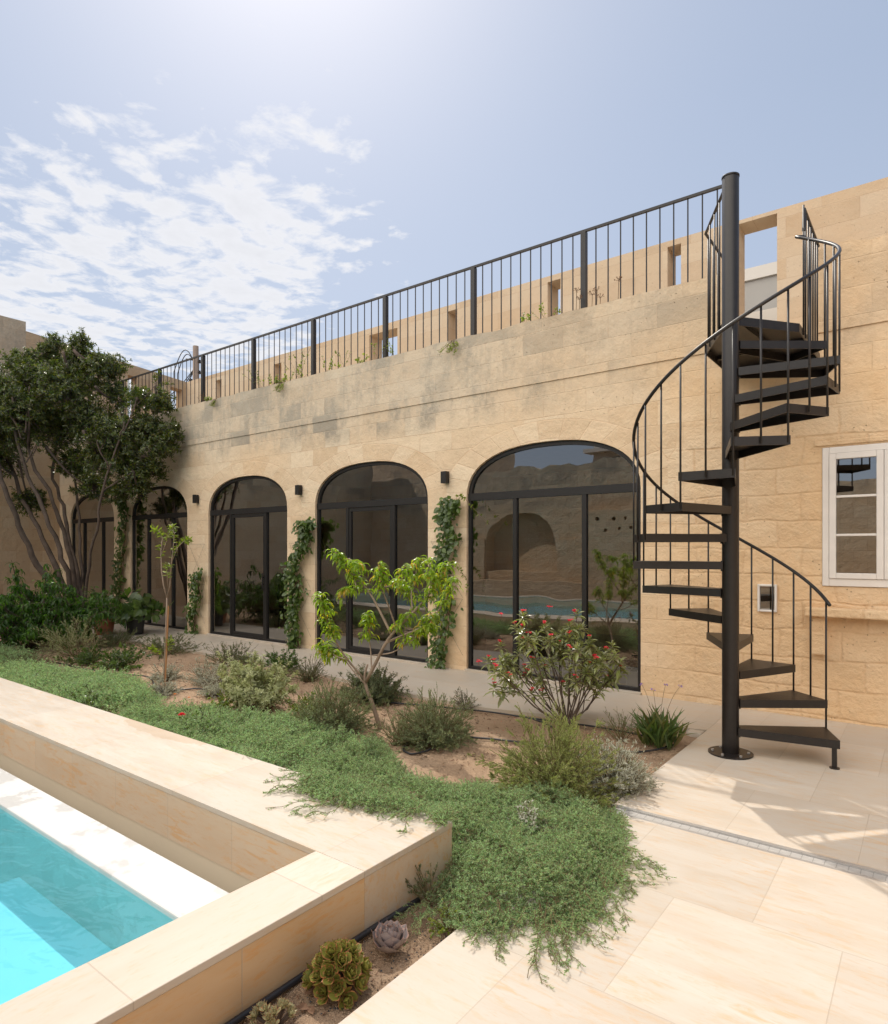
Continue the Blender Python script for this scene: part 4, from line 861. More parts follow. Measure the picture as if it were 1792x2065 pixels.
for (x, y, o, r), c in zip(clumps, cs):
    j = np.argmin(np.linalg.norm(nodes-c, axis=1)); a = nodes[j]; k = 9; t_ = np.linspace(0, 1, k)[:, None]
    P = a*(1-t_)+c*t_+np.array((0, 0, -.12))*np.sin(math.pi*t_)*np.linalg.norm(c-a); tm.tube(P, np.linspace(.028, .012, k), 6)
    n = int(80*(r/.5)**2)+14; dirs = unit(rng.normal(0, 1, (n, 3))+np.array((.0, -.05, .25))); rr = r*rng.uniform(.45, 1.05, n)*(1+.25*np.sin(dirs[:, 0]*5+dirs[:, 2]*6+x)); tw = stems(np.tile(c, (n, 1)), dirs*(1, 1, .85), rr, .06, 6, .06)
    tm.tubes(tw, np.linspace(.009, .003, 7)[None]*np.ones((n, 1)))
    p, tan, u = on_stems(tw, 4, .45, 1.0); sp = stems(p, tan+rng.normal(0, .6, p.shape)+np.array((0, 0, .35)), rng.uniform(.12, .24, len(p)), .0, 4, .05); tm.tubes(sp, .0028*np.ones((len(p), 5)))
    scatter(lf, sp, 13, .075, 1, .85, OVATE if False else LANCE, .25, 1.0, .6, .25, .15); scatter(lf, tw, 10, .075, 1, .9, LANCE, .5, 1.0, .8, .25)
for P, r0, r1 in segs:
    if np.linalg.norm(cs-P[-1], axis=1).min() > .55 or P[-1][2] > 4.9: continue
    tm.tube(P, np.linspace(r0, r1, len(P)), 6); q = stems(np.tile(P[-1], (8, 1)), rng.normal(0, 1, (8, 3))+(P[-1]-P[0]), rng.uniform(.15, .4, 8), .0, 4, .05); tm.tubes(q, .003*np.ones((8, 5))); scatter(lf, q, 22, .075, 1, .85, LANCE, .2, 1)
put('trunk', tm, 'bark', tree, smooth=True); put('crown', lf, 'l_tree', tree)

# --- lush shrub far left
def droopy(name, label, cat, c, r, n, mat, T, lsize, per=12, group=None, stem='bark'):
    o = thing(name, label, cat, (c[0], c[1], -.04), group); smb, lmb = MB(), MB()
    P = stems(np.tile((c[0], c[1], -.04), (n, 1))+rng.normal(0, .08, (n, 3))*(1, 1, 0), dome_dirs(n, 25, 88), r*rng.uniform(.7, 1.15, n), .12, 8, .05); smb.tubes(P, np.linspace(.012, .004, 9)[None]*np.ones((n, 1)))
    p, tan, u = on_stems(P, 6, .25, 1.0); q = stems(p, tan+rng.normal(0, .7, p.shape), r*.26*rng.uniform(.6, 1.3, len(p)), .2, 5, .05); smb.tubes(q, .003*np.ones((len(q), 6)))
    p, tan, u = on_stems(q, per, .1, 1.0); d = unit(rng.normal(0, 1, p.shape)*(1, 1, .25)+tan*.4); up = np.tile((0, 0, 1.), (len(p), 1))+rng.normal(0, .2, p.shape)
    lmb.stamp(T[0], T[1], p, d, up, lsize*rng.uniform(.7, 1.2, len(p))); put('stems', smb, stem, o); put('foliage', lmb, mat, o); return o
droopy('lush_shrub', 'lush bright green shrub with drooping narrow leaves, far left', 'shrub', (-12.0, 4.5), 1.35, 90, 'l_lush', PEACHL, .15, 13)

# --- peach tree
def pk(px, py, dd=0.0): return at(px, py, 5.9+dd)
peach = thing('peach_tree', 'young fruit tree with curling bright green leaves in mid bed', 'tree', tuple(at(768, 1472, 5.9)))
pm, pl_ = MB(), MB()
br = [([(768, 1474), (752, 1420), (738, 1385), (735, 1362), (742, 1340)], [0, 0, .02, .03, .03], .026, 0),
      ([(738, 1375), (760, 1335), (775, 1300), (800, 1268), (832, 1238), (862, 1205), (890, 1165), (905, 1135)], [.02, -.03, -.08, -.13, -.2, -.26, -.3, -.34], .021, 1),
      ([(780, 1296), (812, 1282), (850, 1268), (880, 1240), (905, 1200), (915, 1165)], [-.1, 0, .1, .16, .2, .24], .014, 1),
      ([(790, 1280), (770, 1240), (752, 1205), (735, 1180), (712, 1160), (690, 1135), (676, 1112)], [-.1, -.02, .05, .08, .1, .1, .1], .015, 1),
      ([(800, 1268), (785, 1225), (770, 1185), (768, 1160), (765, 1140)], [-.13, -.2, -.28, -.3, -.33], .010, 1),
      ([(832, 1238), (830, 1195), (838, 1160), (848, 1130)], [-.2, -.1, -.02, .05], .010, 1),
      ([(735, 1370), (700, 1330), (680, 1300), (662, 1262), (655, 1230), (645, 1205)], [.03, -.02, -.1, -.16, -.2, -.24], .012, 1),
      ([(735, 1378), (712, 1352), (695, 1330), (672, 1318), (652, 1322)], [.03, .1, .16, .2, .22], .009, 1),
      ([(750, 1350), (748, 1310), (742, 1270), (745, 1245)], [0, .12, .2, .25], .008, 1),
      ([(752, 1322), (790, 1318), (820, 1300), (845, 1280), (865, 1268)], [0, -.1, -.2, -.28, -.32], .008, 1),
      ([(712, 1160), (720, 1185), (700, 1190), (690, 1200)], [.1, 0, -.1, -.14], .007, 1), ([(862, 1205), (840, 1215), (815, 1190), (800, 1170)], [-.26, -.1, .02, .1], .008, 1),
      ([(770, 1185), (795, 1180), (815, 1165), (822, 1150)], [-.28, -.35, -.4, -.42], .007, 1), ([(700, 1330), (680, 1325), (660, 1310), (645, 1312)], [0, .1, .15, .2], .006, 1),
      ([(890, 1165), (870, 1180), (862, 1160), (868, 1140)], [-.3, -.4, -.45, -.48], .006, 1), ([(690, 1135), (705, 1125), (715, 1140), (735, 1150)], [.1, .0, -.08, -.12], .006, 1)]
for pts, off, r, leafy in br:
    P = np.array([pk(x, y, o) for (x, y), o in zip(pts, off)]); t_ = np.linspace(0, len(P)-1, 16); Q = np.stack([np.interp(t_, np.arange(len(P)), P[:, k]) for k in range(3)], -1)
    Q[1:-1] = (Q[:-2]+2*Q[1:-1]+Q[2:])/4; pm.tube(Q, np.linspace(r*.85, max(.003, r*.3), 16), 8)
    if leafy:
        ln = np.linalg.norm(np.diff(Q, axis=0), axis=1).sum(); n = int(13*ln/.35); p, tan, u = on_stems(Q[None], n, .38, 1.0)
        q = stems(p, tan*.6+rng.normal(0, .8, p.shape)*(1, 1, .5)+np.array((0, 0, .4)), rng.uniform(.03, .10, len(p)), 0, 4, .05); pm.tubes(q, .0022*np.ones((len(q), 5)))
        for QQ, m_ in ((q, 5), (Q[None][:, 5:], int(13*ln/.35))):
            p, tan, u = on_stems(QQ, m_, .2, 1.0); a = rng.uniform(0, 2*math.pi, len(p)); d = unit(np.stack([np.cos(a), np.sin(a), rng.uniform(.1, .9, len(p))], -1)+tan*.5)
            pl_.stamp(PEACHL[0], PEACHL[1], p, d, np.tile((0, 0, 1.), (len(p), 1))+rng.normal(0, .12, p.shape), .108*rng.uniform(.6, 1.2, len(p)))
put('trunk', pm, 'bark_pale', peach, smooth=True); put('crown', pl_, 'l_peach', peach)

# --- red-flowering shrub
jat = thing('flowering_shrub', 'open shrub with dark glossy leaves and small red flowers before the widest window', 'shrub', tuple(at(1145, 1468, 5.9)))
jm, jl = MB(), MB(); flowers = []
heads = [(1040, 1262), (1010, 1300), (985, 1330), (1075, 1300), (1100, 1262), (1110, 1330), (1060, 1350), (1130, 1300), (1150, 1260), (1165, 1235), (1165, 1305), (1190, 1290), (1215, 1330), (1235, 1300), (1250, 1340), (1200, 1370), (1150, 1370), (1090, 1375), (1030, 1370), (1225, 1370), (1178, 1330), (1000, 1350), (1055, 1240), (1240, 1320), (1185, 1352), (1120, 1280), (1020, 1325), (1205, 1312)]
def jk(px, py, dd): return at(px, py, 5.9+dd)
offs = rng.uniform(-.45, .45, len(heads)); root = jk(1145, 1470, 0)
for i, ((x, y), o) in enumerate(zip(heads, offs)):
    e = jk(x, y, o); m1 = root*(1-.45)+e*.45+np.array((0, 0, -.06))+rng.normal(0, .02, 3); P = np.array([root+rng.normal(0, .015, 3)*(1, 1, 0), root*.75+e*.25+np.array((0, 0, -.02)), m1, root*.25+e*.75+rng.normal(0, .015, 3), e])
    t_ = np.linspace(0, 4, 12); Q = np.stack([np.interp(t_, np.arange(5), P[:, k]) for k in range(3)], -1); Q[1:-1] = (Q[:-2]+2*Q[1:-1]+Q[2:])/4; jm.tube(Q, np.linspace(.0075, .0035, 12), 6)
    subs = stems(np.tile(Q[8], (3, 1)), (e-Q[8])[None]*1.2+rng.normal(0, .13, (3, 3))*np.array((1, 1, .7)), rng.uniform(.10, .22, 3), 0, 5, .04); jm.tubes(subs, .0032*np.ones((3, 6)))
    ends = [Q[-1]]+[s_[-1] for s_ in subs]
    for k, c in enumerate(ends):
        m = 15; a = np.arange(m)*2.4+rng.uniform(0, 6); el = R(1)*np.linspace(70, -25, m)+rng.normal(0, .12, m); d = np.stack([np.cos(a)*np.cos(el), np.sin(a)*np.cos(el), np.sin(el)], -1)
        jl.stamp(LANCE[0], LANCE[1], np.tile(c, (m, 1))+np.array((0, 0, -.007))*np.arange(m)[:, None]*.5, d, np.tile((0, 0, 1.), (m, 1))+rng.normal(0, .2, (m, 3)), .100*rng.uniform(.7, 1.2, m)*np.linspace(.6, 1.1, m))
        if rng.uniform() < (.6 if k == 0 else .3): flowers.append(c+np.array((0, 0, .035)))
    scatter(jl, Q[None][:, 6:], 9, .07, 1, 1.0, LANCE, .2, 1)
put('stems', jm, 'bark', jat, smooth=True); put('foliage', jl, 'l_jat', jat)
for x, y in [(1012, 1238), (966, 1333), (1108, 1223), (1160, 1232)]: flowers.append(jk(x, y, rng.uniform(-.2, .2)))
T5, F5 = leaf_t(.75, .4, .1, 2)
for c in flowers:
    fm_ = MB(); k = 4
    for q in range(3):
        cc_ = c+rng.normal(0, .008, 3); a = np.arange(5)*2*math.pi/5+q; d = np.stack([np.cos(a), np.sin(a), np.full(5, .35)], -1); fm_.stamp(T5, F5, np.tile(cc_, (5, 1)), d, np.tile(unit(np.array((.2, -.6, .7))), (5, 1))+rng.normal(0, .1, (5, 3)), .0195)
    fm_.tube([c-np.array((0, 0, .035)), c], .0013, 4); put('flower', fm_, 'f_red', jat)

# --- thin sapling with a stake
sp_ = at(332, 1387, 7.73); sap = thing('sapling', 'thin sapling with sparse small leaves tied to a brown stake', 'tree', tuple(sp_*(1, 1, 0)+(0, 0, -.04)))
def sk(px, py, dd=0.0): return at(px, py, 7.73+dd)
sm_, sl = MB(), MB()
sb = [([(332, 1385), (333, 1330), (335, 1270), (337, 1205)], [0]*4, .014, 0), ([(337, 1205), (330, 1180), (326, 1150), (325, 1110), (328, 1085), (320, 1070), (306, 1066)], [0, 0, .03, .05, .08, .1, .12], .009, 1), ([(337, 1205), (343, 1180), (346, 1140), (350, 1100), (352, 1075), (346, 1060)], [0, 0, -.04, -.08, -.1, -.12], .009, 1),
      ([(348, 1130), (358, 1105), (370, 1092), (382, 1088)], [-.05, -.12, -.16, -.2], .005, 1), ([(340, 1190), (338, 1170), (337, 1150), (342, 1140)], [0, -.05, -.1, -.1], .004, 1), ([(335, 1345), (327, 1320), (318, 1310), (308, 1308)], [0, .03, .05, .07], .003, 1), ([(335, 1345), (338, 1318), (342, 1300), (344, 1290)], [0, -.03, -.05, -.05], .003, 1), ([(326, 1120), (335, 1095), (340, 1075), (352, 1062)], [.05, 0, -.04, -.07], .005, 1)]
for pts, off, r, leafy in sb:
    P = np.array([sk(x, y, o) for (x, y), o in zip(pts, off)]); sm_.tube(P, np.linspace(r, r*.6, len(P)), 7)
    if leafy:
        q = P[None]; scatter(sl, q, int(44*len(P)/5), .068, 1, 1.0, LANCE, .35, 1.0, .7)
put('trunk', sm_, 'bark_pale', sap, smooth=True); put('crown', sl, 'l_yellow', sap)
kt = MB(); kt.tube([sk(333, 1390, -.03), sk(340, 1222, -.03)], .009, 8); put('stake', kt, 'stake', sap)

# --- strap-leaved clump with violet flowers
ag = thing('society_garlic', 'clump of green strap leaves with thin violet flower stalks at the bed corner', 'plant', (-1.83, 5.36, -.04)); am, asn = MB(), MB()
n = 150; bs = np.array((-1.83, 5.36, -.04))+np.clip(rng.normal(0, .055, (n, 3)), -.09, .09)*(1.3, 1, 0); am.stamp(STRAP[0], STRAP[1], bs, dome_dirs(n, 52, 88), unit(rng.normal(0, 1, (n, 3))*(1, 1, .2)), rng.uniform(.22, .40, n), rng.uniform(.18, .30, n)*1.5)
put('leaves', am, 'l_grass', ag)
for (px_, py_) in [(1296, 1382), (1343, 1382), (1372, 1385), (1318, 1392)]:
    e = at(px_, py_, 5.5+rng.uniform(-.1, .25)); b0 = np.array((-1.84, 5.38, -.03)); t_ = np.linspace(0, 1, 9)[:, None]; Q = b0*(1-t_)+e*t_+np.array((0, 0, .08))*np.sin(math.pi*t_); asn.tube(Q, .0018, 5)
    f_ = MB(); k = 9; d = dome_dirs(k, -10, 80); f_.stamp(T5, F5, np.tile(e, (k, 1))+d*.008, d, unit(rng.normal(0, 1, (k, 3))), .018); put('flower', f_, 'f_violet', ag)
put('flower_stalks', asn, 'vine_stem', ag)
put('stone_block', MB().box(-1.74, -1.61, 5.82, 5.93, -.05, .0), 'path', None, bevel=.012, label='small rough stone lying at the end of the bed beside the patio', cat='stone')

# --- climbers with wires
def climber(lab, x0, pts, n, lsize, w, wires=True, seed=0, dens=1.0):
    o = thing('climbing_vine', lab, 'vine', (x0, 6.96, 0), 'vines climbing the piers'); st_, lv = MB(), MB()
    for k in range(6):
        P = np.array([(px_+rng.normal(0, w*.3), 6.975-rng.uniform(.005, .05), z_) for px_, z_ in pts]); t_ = np.linspace(0, len(P)-1, 24); Q = np.stack([np.interp(t_, np.arange(len(P)), P[:, j]) for j in range(3)], -1)
        Q[:, 0] += .03*np.sin(t_*4+k); Q[:, 1] = np.minimum(Q[:, 1], 6.985); st_.tube(Q, np.linspace(.006, .003, 24), 5)
        p, tan, u = on_stems(Q[None], int(n/5), 0, 1); wd = w*(.5+.5*np.sin(u*13+seed+k*.3)**2); p = p+np.stack([rng.normal(0, 1, len(p))*wd*.6, -rng.uniform(.01, .13, len(p)), rng.normal(0, .03, len(p))], -1)
        d = unit(np.stack([rng.normal(0, .6, len(p)), rng.normal(-.25, .2, len(p)), rng.uniform(-1.1, .1, len(p))], -1)); up = unit(np.stack([rng.normal(0, .35, len(p)), np.full(len(p), -1.), rng.normal(.35, .3, len(p))], -1))
        lv.stamp(OVATE[0], OVATE[1], p, d, up, lsize*rng.uniform(.6, 1.25, len(p)))
    put('stems', st_, 'vine_stem', o); put('foliage', lv, 'l_vine', o)
    if wires:
        wm = MB(); a, b = x0-.27, x0+.27
        for z in (1.72, .95):
            wm.tube([(a, 6.975, z), (b, 6.975, z)], .0018, 4); wm.tube([(a, 6.975, z), (b, 6.975, z-.75)], .0018, 4); wm.tube([(b, 6.975, z), (a, 6.975, z-.75)], .0018, 4)
        put('trellis_wire', wm, 'metal', o)
    return o
climber('dense climbing vine on the pier beside the widest arched window', -5.27, [(-5.36, 0), (-5.34, .5), (-5.22, 1.0), (-5.35, 1.35), (-5.12, 1.75), (-5.24, 2.1), (-5.06, 2.28)], 850, .080, .15, seed=1)
climber('dark climbing vine on the pier between the two glazed doors', -8.30, [(-8.30, 0), (-8.42, .5), (-8.28, .9), (-8.42, 1.3), (-8.10, 1.7), (-8.05, 2.0), (-7.98, 2.05)], 900, .092, .17, seed=2)
climber('sparse vine on the pier left of the dark glazed door', -11.32, [(-11.34, 0), (-11.42, .4), (-11.2, .7), (-11.25, 1.0), (-11.1, 1.2)], 260, .09, .14, seed=3)
climber('shaded vine on the pier right of the big tree', -14.25, [(-14.2, 0), (-14.35, .7), (-14.2, 1.3), (-14.15, 1.9), (-14.0, 2.5), (-14.1, 2.8)], 560, .10, .17, wires=False, seed=4)
# free tendrils reaching over the widest window
o = thing('vine_tendril', 'light green tendril of the vine arching across the corner of the widest window', 'vine', (-4.95, 6.93, 2.2)); tb, tl = MB(), MB()
for P in ([(-5.1, 6.93, 2.2), (-5.02, 6.88, 2.34), (-4.9, 6.86, 2.30), (-4.72, 6.86, 2.12), (-4.5, 6.86, 1.93)], [(-5.2, 6.94, 1.5), (-4.98, 6.88, 1.35), (-4.85, 6.88, 1.2), (-4.88, 6.88, 1.0)]):
    P = np.array(P); t_ = np.linspace(0, len(P)-1, 14); Q = np.stack([np.interp(t_, np.arange(len(P)), P[:, j]) for j in range(3)], -1); tb.tube(Q, .0022, 5); scatter(tl, Q[None], 26, .045, 1, 1.1, OVATE, .1, 1)
put('stems', tb, 'vine_stem', o); put('foliage', tl, 'l_yellow', o)

# --- pots in the corner
pt = thing('flower_pot', 'terracotta pot with a leggy green plant in the shaded corner', 'plant pot', (-12.6, 5.85, 0)); px0, py0 = -12.62, 5.83
put('pot', MB().lathe([(0, 0), (.15, 0), (.19, .28), (.215, .28), (.215, .34), (.185, .34), (.18, .30), (0, .30)], (px0, py0, -.03), 32), 'terracotta', pt, smooth=False)
P = stems(np.tile((px0, py0, .25), (16, 1)), dome_dirs(16, 40, 88), rng.uniform(.4, .85, 16), .15, 7, .06); a_, b_ = MB(), MB(); a_.tubes(P, .005*np.ones((16, 8))); scatter(b_, P, 26, .09, 1, 1.1, OVATE, .2, 1)
put('stems', a_, 'vine_stem', pt); put('foliage', b_, 'l_vine', pt)
pt = thing('flower_pot', 'black pot with a broad-leaved plant beside the window in shade', 'plant pot', (-12.3, 6.35, 0)); px0, py0 = -12.15, 6.2
put('pot', MB().lathe([(0, 0), (.14, 0), (.17, .30), (.18, .30), (.18, .33), (.16, .33), (.155, .29), (0, .29)], (px0, py0, -.003), 32), 'dark_pot', pt)
P = stems(np.tile((px0, py0, .28), (44, 1)), dome_dirs(44, 25, 88), rng.uniform(.3, .72, 44), .25, 7, .05); a_, b_ = MB(), MB(); a_.tubes(P, .004*np.ones((44, 8))); scatter(b_, P, 7, .19, 1, 1.0, ROUND if False else OVATE, .55, 1)
put('stems', a_, 'vine_stem', pt); put('foliage', b_, 'l_vine', pt)

# --- succulents near the camera
def fat_leaf(w=.5, k=5, thick=.12, cup=.12, point=.12):
    ts = np.linspace(0, 1, k+1); V = []; F = []; 
    for t_ in ts:
        ww = w*.5*(math.sin(math.pi*min(1, (t_*.62+.06)))**.7)*(1 if t_ < .72 else max(.0, 1-((t_-.72)/.28)**2.2)); th = thick*(1-t_*.6)*.5
        zc = cup*t_**2
        V += [(t_, -ww, zc+.03), (t_, -ww*.82, zc+.035-.0), (t_, 0, zc-.02+th*.3), (t_, ww*.82, zc+.035), (t_, ww, zc+.03), (t_, 0, zc-th-.02)]
    V.append((1+point, 0, cup*1.25)); mi = []
    for i in range(k):
        for j in range(6):
            a, b = i*6+j, i*6+(j+1) % 6; F.append((a, b, b+6, a+6)); mi.append(1 if j in (0, 3) else 0)
    e = k*6
    for j in range(6): F.append((e+j, e+(j+1) % 6, len(V)-1)); mi.append(1)
    return V, F, mi
def rosette(mb, c, axis, r, n, w=.62, cup=.35, el0=8, el1=82, thick=.16, rims=True):
    V, F, mi = fat_leaf(w, 5, thick, cup); axis = unit(np.array(axis, float)); u_ = unit(np.cross(axis, (.3, .9, .1))); v_ = np.cross(axis, u_)
    i = np.arange(n); a = i*2.39996; s = 1-(i/n)**1.1; el = R(1)*(el0+(el1-el0)*(i/n)**.85)
    d = np.cos(el)[:, None]*(np.cos(a)[:, None]*u_+np.sin(a)[:, None]*v_)+np.sin(el)[:, None]*axis
    up = -np.sin(el)[:, None]*(np.cos(a)[:, None]*u_+np.sin(a)[:, None]*v_)+np.cos(el)[:, None]*axis
    sz = r*(.42+.58*s)*rng.uniform(.94, 1.05, n); pos = np.array(c)[None]+axis*(r*.35*(i/n))[:, None]
    for m_ in (0, 1):
        FF = [f for f, q in zip(F, mi) if q == m_]
        mb.stamp(V, FF, pos, d, up, sz, mi=m_ if rims else 0)
ec = thing('echeveria', 'large mauve-grey rosette succulent with pink leaf rims on the bare soil', 'succulent', (-1.765, 1.955, -.04)); mb = MB()
rosette(mb, (-1.765, 1.955, -.03), (.03, -.04, 1), .094, 46, .92, .60, 4, 84, .14); put('rosette', mb, ['ech', 'ech_rim'], ec, smooth=True); put('stem', MB().tube([(-1.765, 1.955, -.06), (-1.765, 1.955, 0)], .02, 10), 'vine_stem', ec)
ae = thing('aeonium', 'bushy green succulent with many red-edged rosettes beside the pool wall', 'succulent', (-1.76, 1.68, -.04)); cx_, cy_ = -1.762, 1.665
hs = []
for i in range(27):
    zf = 1-(i+.5)/27*1.02; a = i*2.39996; rr = math.sqrt(max(0, 1-zf*zf)); hs.append((np.array((rr*math.cos(a), rr*math.sin(a), zf)), rng.uniform(.070, .086)))
stm = MB()
for i, (d, L) in enumerate(hs):
    c = np.array((cx_, cy_, -.01))+d*L*np.array((.98, 1.0, 1.5)); stm.tube([(cx_, cy_, -.04), (np.array((cx_, cy_, -.02))+c)/2, c], .006, 6)
    m_ = MB(); rosette(m_, c, d+np.array((0, 0, .25))+rng.normal(0, .15, 3), rng.uniform(.042, .058), 15, .86, .3, 15, 82, .14); put('rosette', m_, ['aeo', 'aeo_rim'], ae, smooth=True)
put('stems', stm, 'bark', ae)
a2 = thing('aeonium', 'small pale green succulent cluster at the bottom edge of the photo', 'succulent', (-1.775, 1.39, -.04)); stm = MB()
for i in range(16):
    d = dome_dirs(1, 5, 85)[0]; c = np.array((-1.79, 1.385, -.01))+d*np.array((.06, .06, .05)); m_ = MB(); rosette(m_, c, d+np.array((0, 0, .6)), rng.uniform(.025, .034), 18, .42, .25, 15, 85, .2); put('rosette', m_, ['aeo2', 'aeo_rim'], a2, smooth=True); stm.tube([(-1.79, 1.40, -.04), c], .005, 5)
put('stems', stm, 'bark', a2)
lv_ = MB(); lv_.stamp(OVATE[0], OVATE[1], np.array([(-1.80, 1.50, -.02), (-1.82, 1.55, -.015), (-1.77, 1.53, -.025)]), np.array([(.8, .3, .1), (.3, .9, .2), (.9, -.4, .1)]), np.tile((0, -.2, 1.), (3, 1)), np.array((.05, .06, .045)))
put('fallen_leaf', lv_, 'l_dry', None, label='dry brown-red leaves lying between the two green succulents', cat='dead leaves')

def litter(n, box_, size, mat, name, seed):
    r = np.random.default_rng(seed); p = np.column_stack([r.uniform(box_[0], box_[1], n), r.uniform(box_[2], box_[3], n), np.full(n, -.030)]); a = r.uniform(0, 6.28, n)
    put(name, MB().stamp(LANCE[0], LANCE[1], p, np.column_stack([np.cos(a), np.sin(a), r.normal(0, .15, n)]), np.array((0, 0, 1.))+r.normal(0, .3, (n, 3)), size*r.uniform(.5, 1.2, n)), mat, kind='stuff')
litter(420, (-4.6, EX-.02, 3.9, 5.4), .045, 'l_dry', 'leaf_litter', 11); litter(90, (-3.4, -2.0, 4.7, 5.6), .016, 'f_red', 'fallen_petals', 12); litter(260, (-9.5, -4.6, 3.9, 5.4), .05, 'l_dry', 'leaf_litter', 13); litter(40, (-1.9, EX-.03, 1.0, 2.2), .022, 'l_dry', 'leaf_litter', 14)
pebbles(240, -6.5, EX-.02, 3.9, 5.5, .008, .022, 'small_stones', 'earth', 15)
# --- drip hoses
def hose(lab, pts, r=.0085):
    P = np.array([(x, y, -.022) for x, y in pts]); t_ = np.linspace(0, len(P)-1, len(P)*6); Q = np.stack([np.interp(t_, np.arange(len(P)), P[:, k]) for k in range(3)], -1)
    for _ in range(4): Q[1:-1] = (Q[:-2]+2*Q[1:-1]+Q[2:])/4
    put('drip_hose', MB().tube(Q, r, 8), 'rubber', None, smooth=True, label=lab, cat='hose', group='black drip hoses on the soil')
hose('black drip hose running along the bed under the path edge', [(-4.6, 5.1), (-3.9, 5.33), (-3.5, 5.42), (-3.0, 5.46), (-2.5, 5.55), (-2.1, 5.55), (-1.9, 5.5)])
hose('short black hose branching to the red-flowering shrub', [(-3.2, 5.46), (-2.95, 5.40), (-2.78, 5.30), (-2.68, 5.15)])
hose('black hose on sunlit soil between rosemary and big rosemary', [(-3.35, 4.5), (-3.0, 4.66), (-2.6, 4.75), (-2.2, 4.72), (-2.0, 4.6)])
hose('black hose curling in front of the right-hand fine rosemary', [(-3.7, 4.5), (-3.45, 3.95), (-3.3, 3.9), (-3.25, 4.05), (-3.30, 4.28)])
hose('black hose bend beside the strap-leaved clump', [(-2.05, 4.95), (-1.88, 5.06), (-1.78, 5.22), (-1.72, 5.45)])
hose('black hose winding past the sapling on pale soil', [(-8.6, 4.1), (-8.0, 4.3), (-7.3, 3.95), (-7.0, 4.0), (-6.9, 4.25), (-6.6, 4.3), (-6.2, 4.1)])
hose('black hose under the tall sage', [(-5.9, 3.7), (-5.4, 3.78), (-5.0, 3.98), (-4.8, 4.1)])
hose('thick black hose lying along the foot of the near pool wall', [(-1.915, .8), (-1.915, 1.2), (-1.913, 1.6), (-1.915, 2.0), (-1.90, 2.3)], .0125)
hose('black hose on the shaded soil near the long-sprayed rosemary', [(-10.6, 3.95), (-9.9, 4.0), (-9.3, 4.0), (-8.8, 4.1)])

# --- weeds on the parapet
def weed(x, z, h, lab, mat='l_yellow', hang=False, n=7, T=ROUND, y=7.02, leaf=.03, per=10):
    o = thing('parapet_weed', lab, 'weed', (x, y, z)); s_, l_ = MB(), MB(); d = dome_dirs(n, 35, 88) if not hang else unit(np.stack([rng.normal(0, .3, n), rng.uniform(-.5, -.25, n), rng.uniform(-1, -.5, n)], -1))
    b0 = np.tile((x, 6.97 if hang else y, z), (n, 1))+rng.normal(0, .03, (n, 3))*(1, 0, 0); P = stems(b0, d, h*rng.uniform(.5, 1.1, n), 0, 6, .08)
    if hang: P[..., 1] = np.minimum(P[..., 1], 6.968)
    s_.tubes(P, .002*np.ones((n, 7))); scatter(l_, P, per, leaf, 1, 1.1, T, .3, 1, .6); put('stems', s_, 'twig', o); put('foliage', l_, mat, o)
ws = [(-8.35, 4.42, .52, 'tall yellow weed behind the fourth railing post from the stair', 'l_yellow', 12), (-8.7, 4.42, .22, 'small green weed left of the tall yellow weed'), (-9.0, 4.42, .26, 'second small green weed left of the tall yellow one'), (-9.4, 4.42, .42, 'leaning yellow-green weed with bare stem on the parapet', 'l_yellow', 6),
      (-7.7, 4.42, .32, 'green weed right of the tall yellow weed'), (-7.35, 4.42, .34, 'lime weed halfway between two railing posts'), (-7.0, 4.42, .2, 'tiny lime weed by the lower post'), (-6.62, 4.42, .50, 'slim green weed against a railing post', 'l_yellow', 5), (-6.35, 4.42, .34, 'wispy weed just right of the same post', 'l_yellow', 4),
      (-4.05, 4.43, .16, 'small green tuft under the third bay of railing'), (-3.8, 4.43, .2, 'little leafy sprig close to the dried flower heads'), (-13.2, 4.42, .3, 'green weed beside the big tree crown on the parapet'), (-12.6, 4.42, .25, 'low green weed on the parapet by the tree', 'l_yellow', 10)]
for q in ws: weed(q[0], q[1], q[2], q[3], *(q[4:5] or ('l_yellow',)), n=q[5] if len(q) > 5 else 6)
weed(-8.75, 4.45, .22, 'moss-like green tuft spilling over the parapet edge', 'l_rosemary', True, 22, leaf=.02); weed(-5.15, 4.44, .26, 'hanging green tuft on the parapet above the widest window', 'l_rosemary', True, 22, leaf=.02)
weed(-10.7, 4.44, .2, 'small hanging tuft above the second glazed door', 'l_rosemary', True, 16, leaf=.02); weed(-11.0, 4.42, .1, 'flat lime moss cushion along the parapet top', 'l_yellow', False, 30, leaf=.02); weed(-8.9, 4.43, .10, 'flat green moss on the parapet below the yellow weed', 'l_yellow', False, 34, leaf=.02)
weed(-11.2, 4.42, .25, 'dead brown twigs at the foot of a railing post', 'l_dry', False, 9, leaf=.012)
df = thing('dry_flower', 'cluster of dried brown flower heads on the parapet at a railing post', 'dry flowers', (-3.2, 7.03, 4.44)); s_ = MB()
for x, h in [(-3.38, .23), (-3.18, .14), (-3.12, .17), (-3.08, .08), (-2.86, .22), (-3.34, .12)]:
    P = np.array([(x, 7.03, 4.42), (x+.01, 7.02, 4.44+h*.6), (x+.02, 7.0, 4.44+h)]); s_.tube(P, .0035, 5); l_ = MB(); d = dome_dirs(14, 5, 70); l_.tubes(stems(np.tile(P[-1], (14, 1)), d, .04, 0, 2), .0016*np.ones((14, 3))); l_.stamp(ROUND[0], ROUND[1], P[-1]+d*.04, d, unit(rng.normal(0, 1, (14, 3))), .016); put('flower_head', l_, 'l_dry', df)
put('stems', s_, 'vine_stem', df)

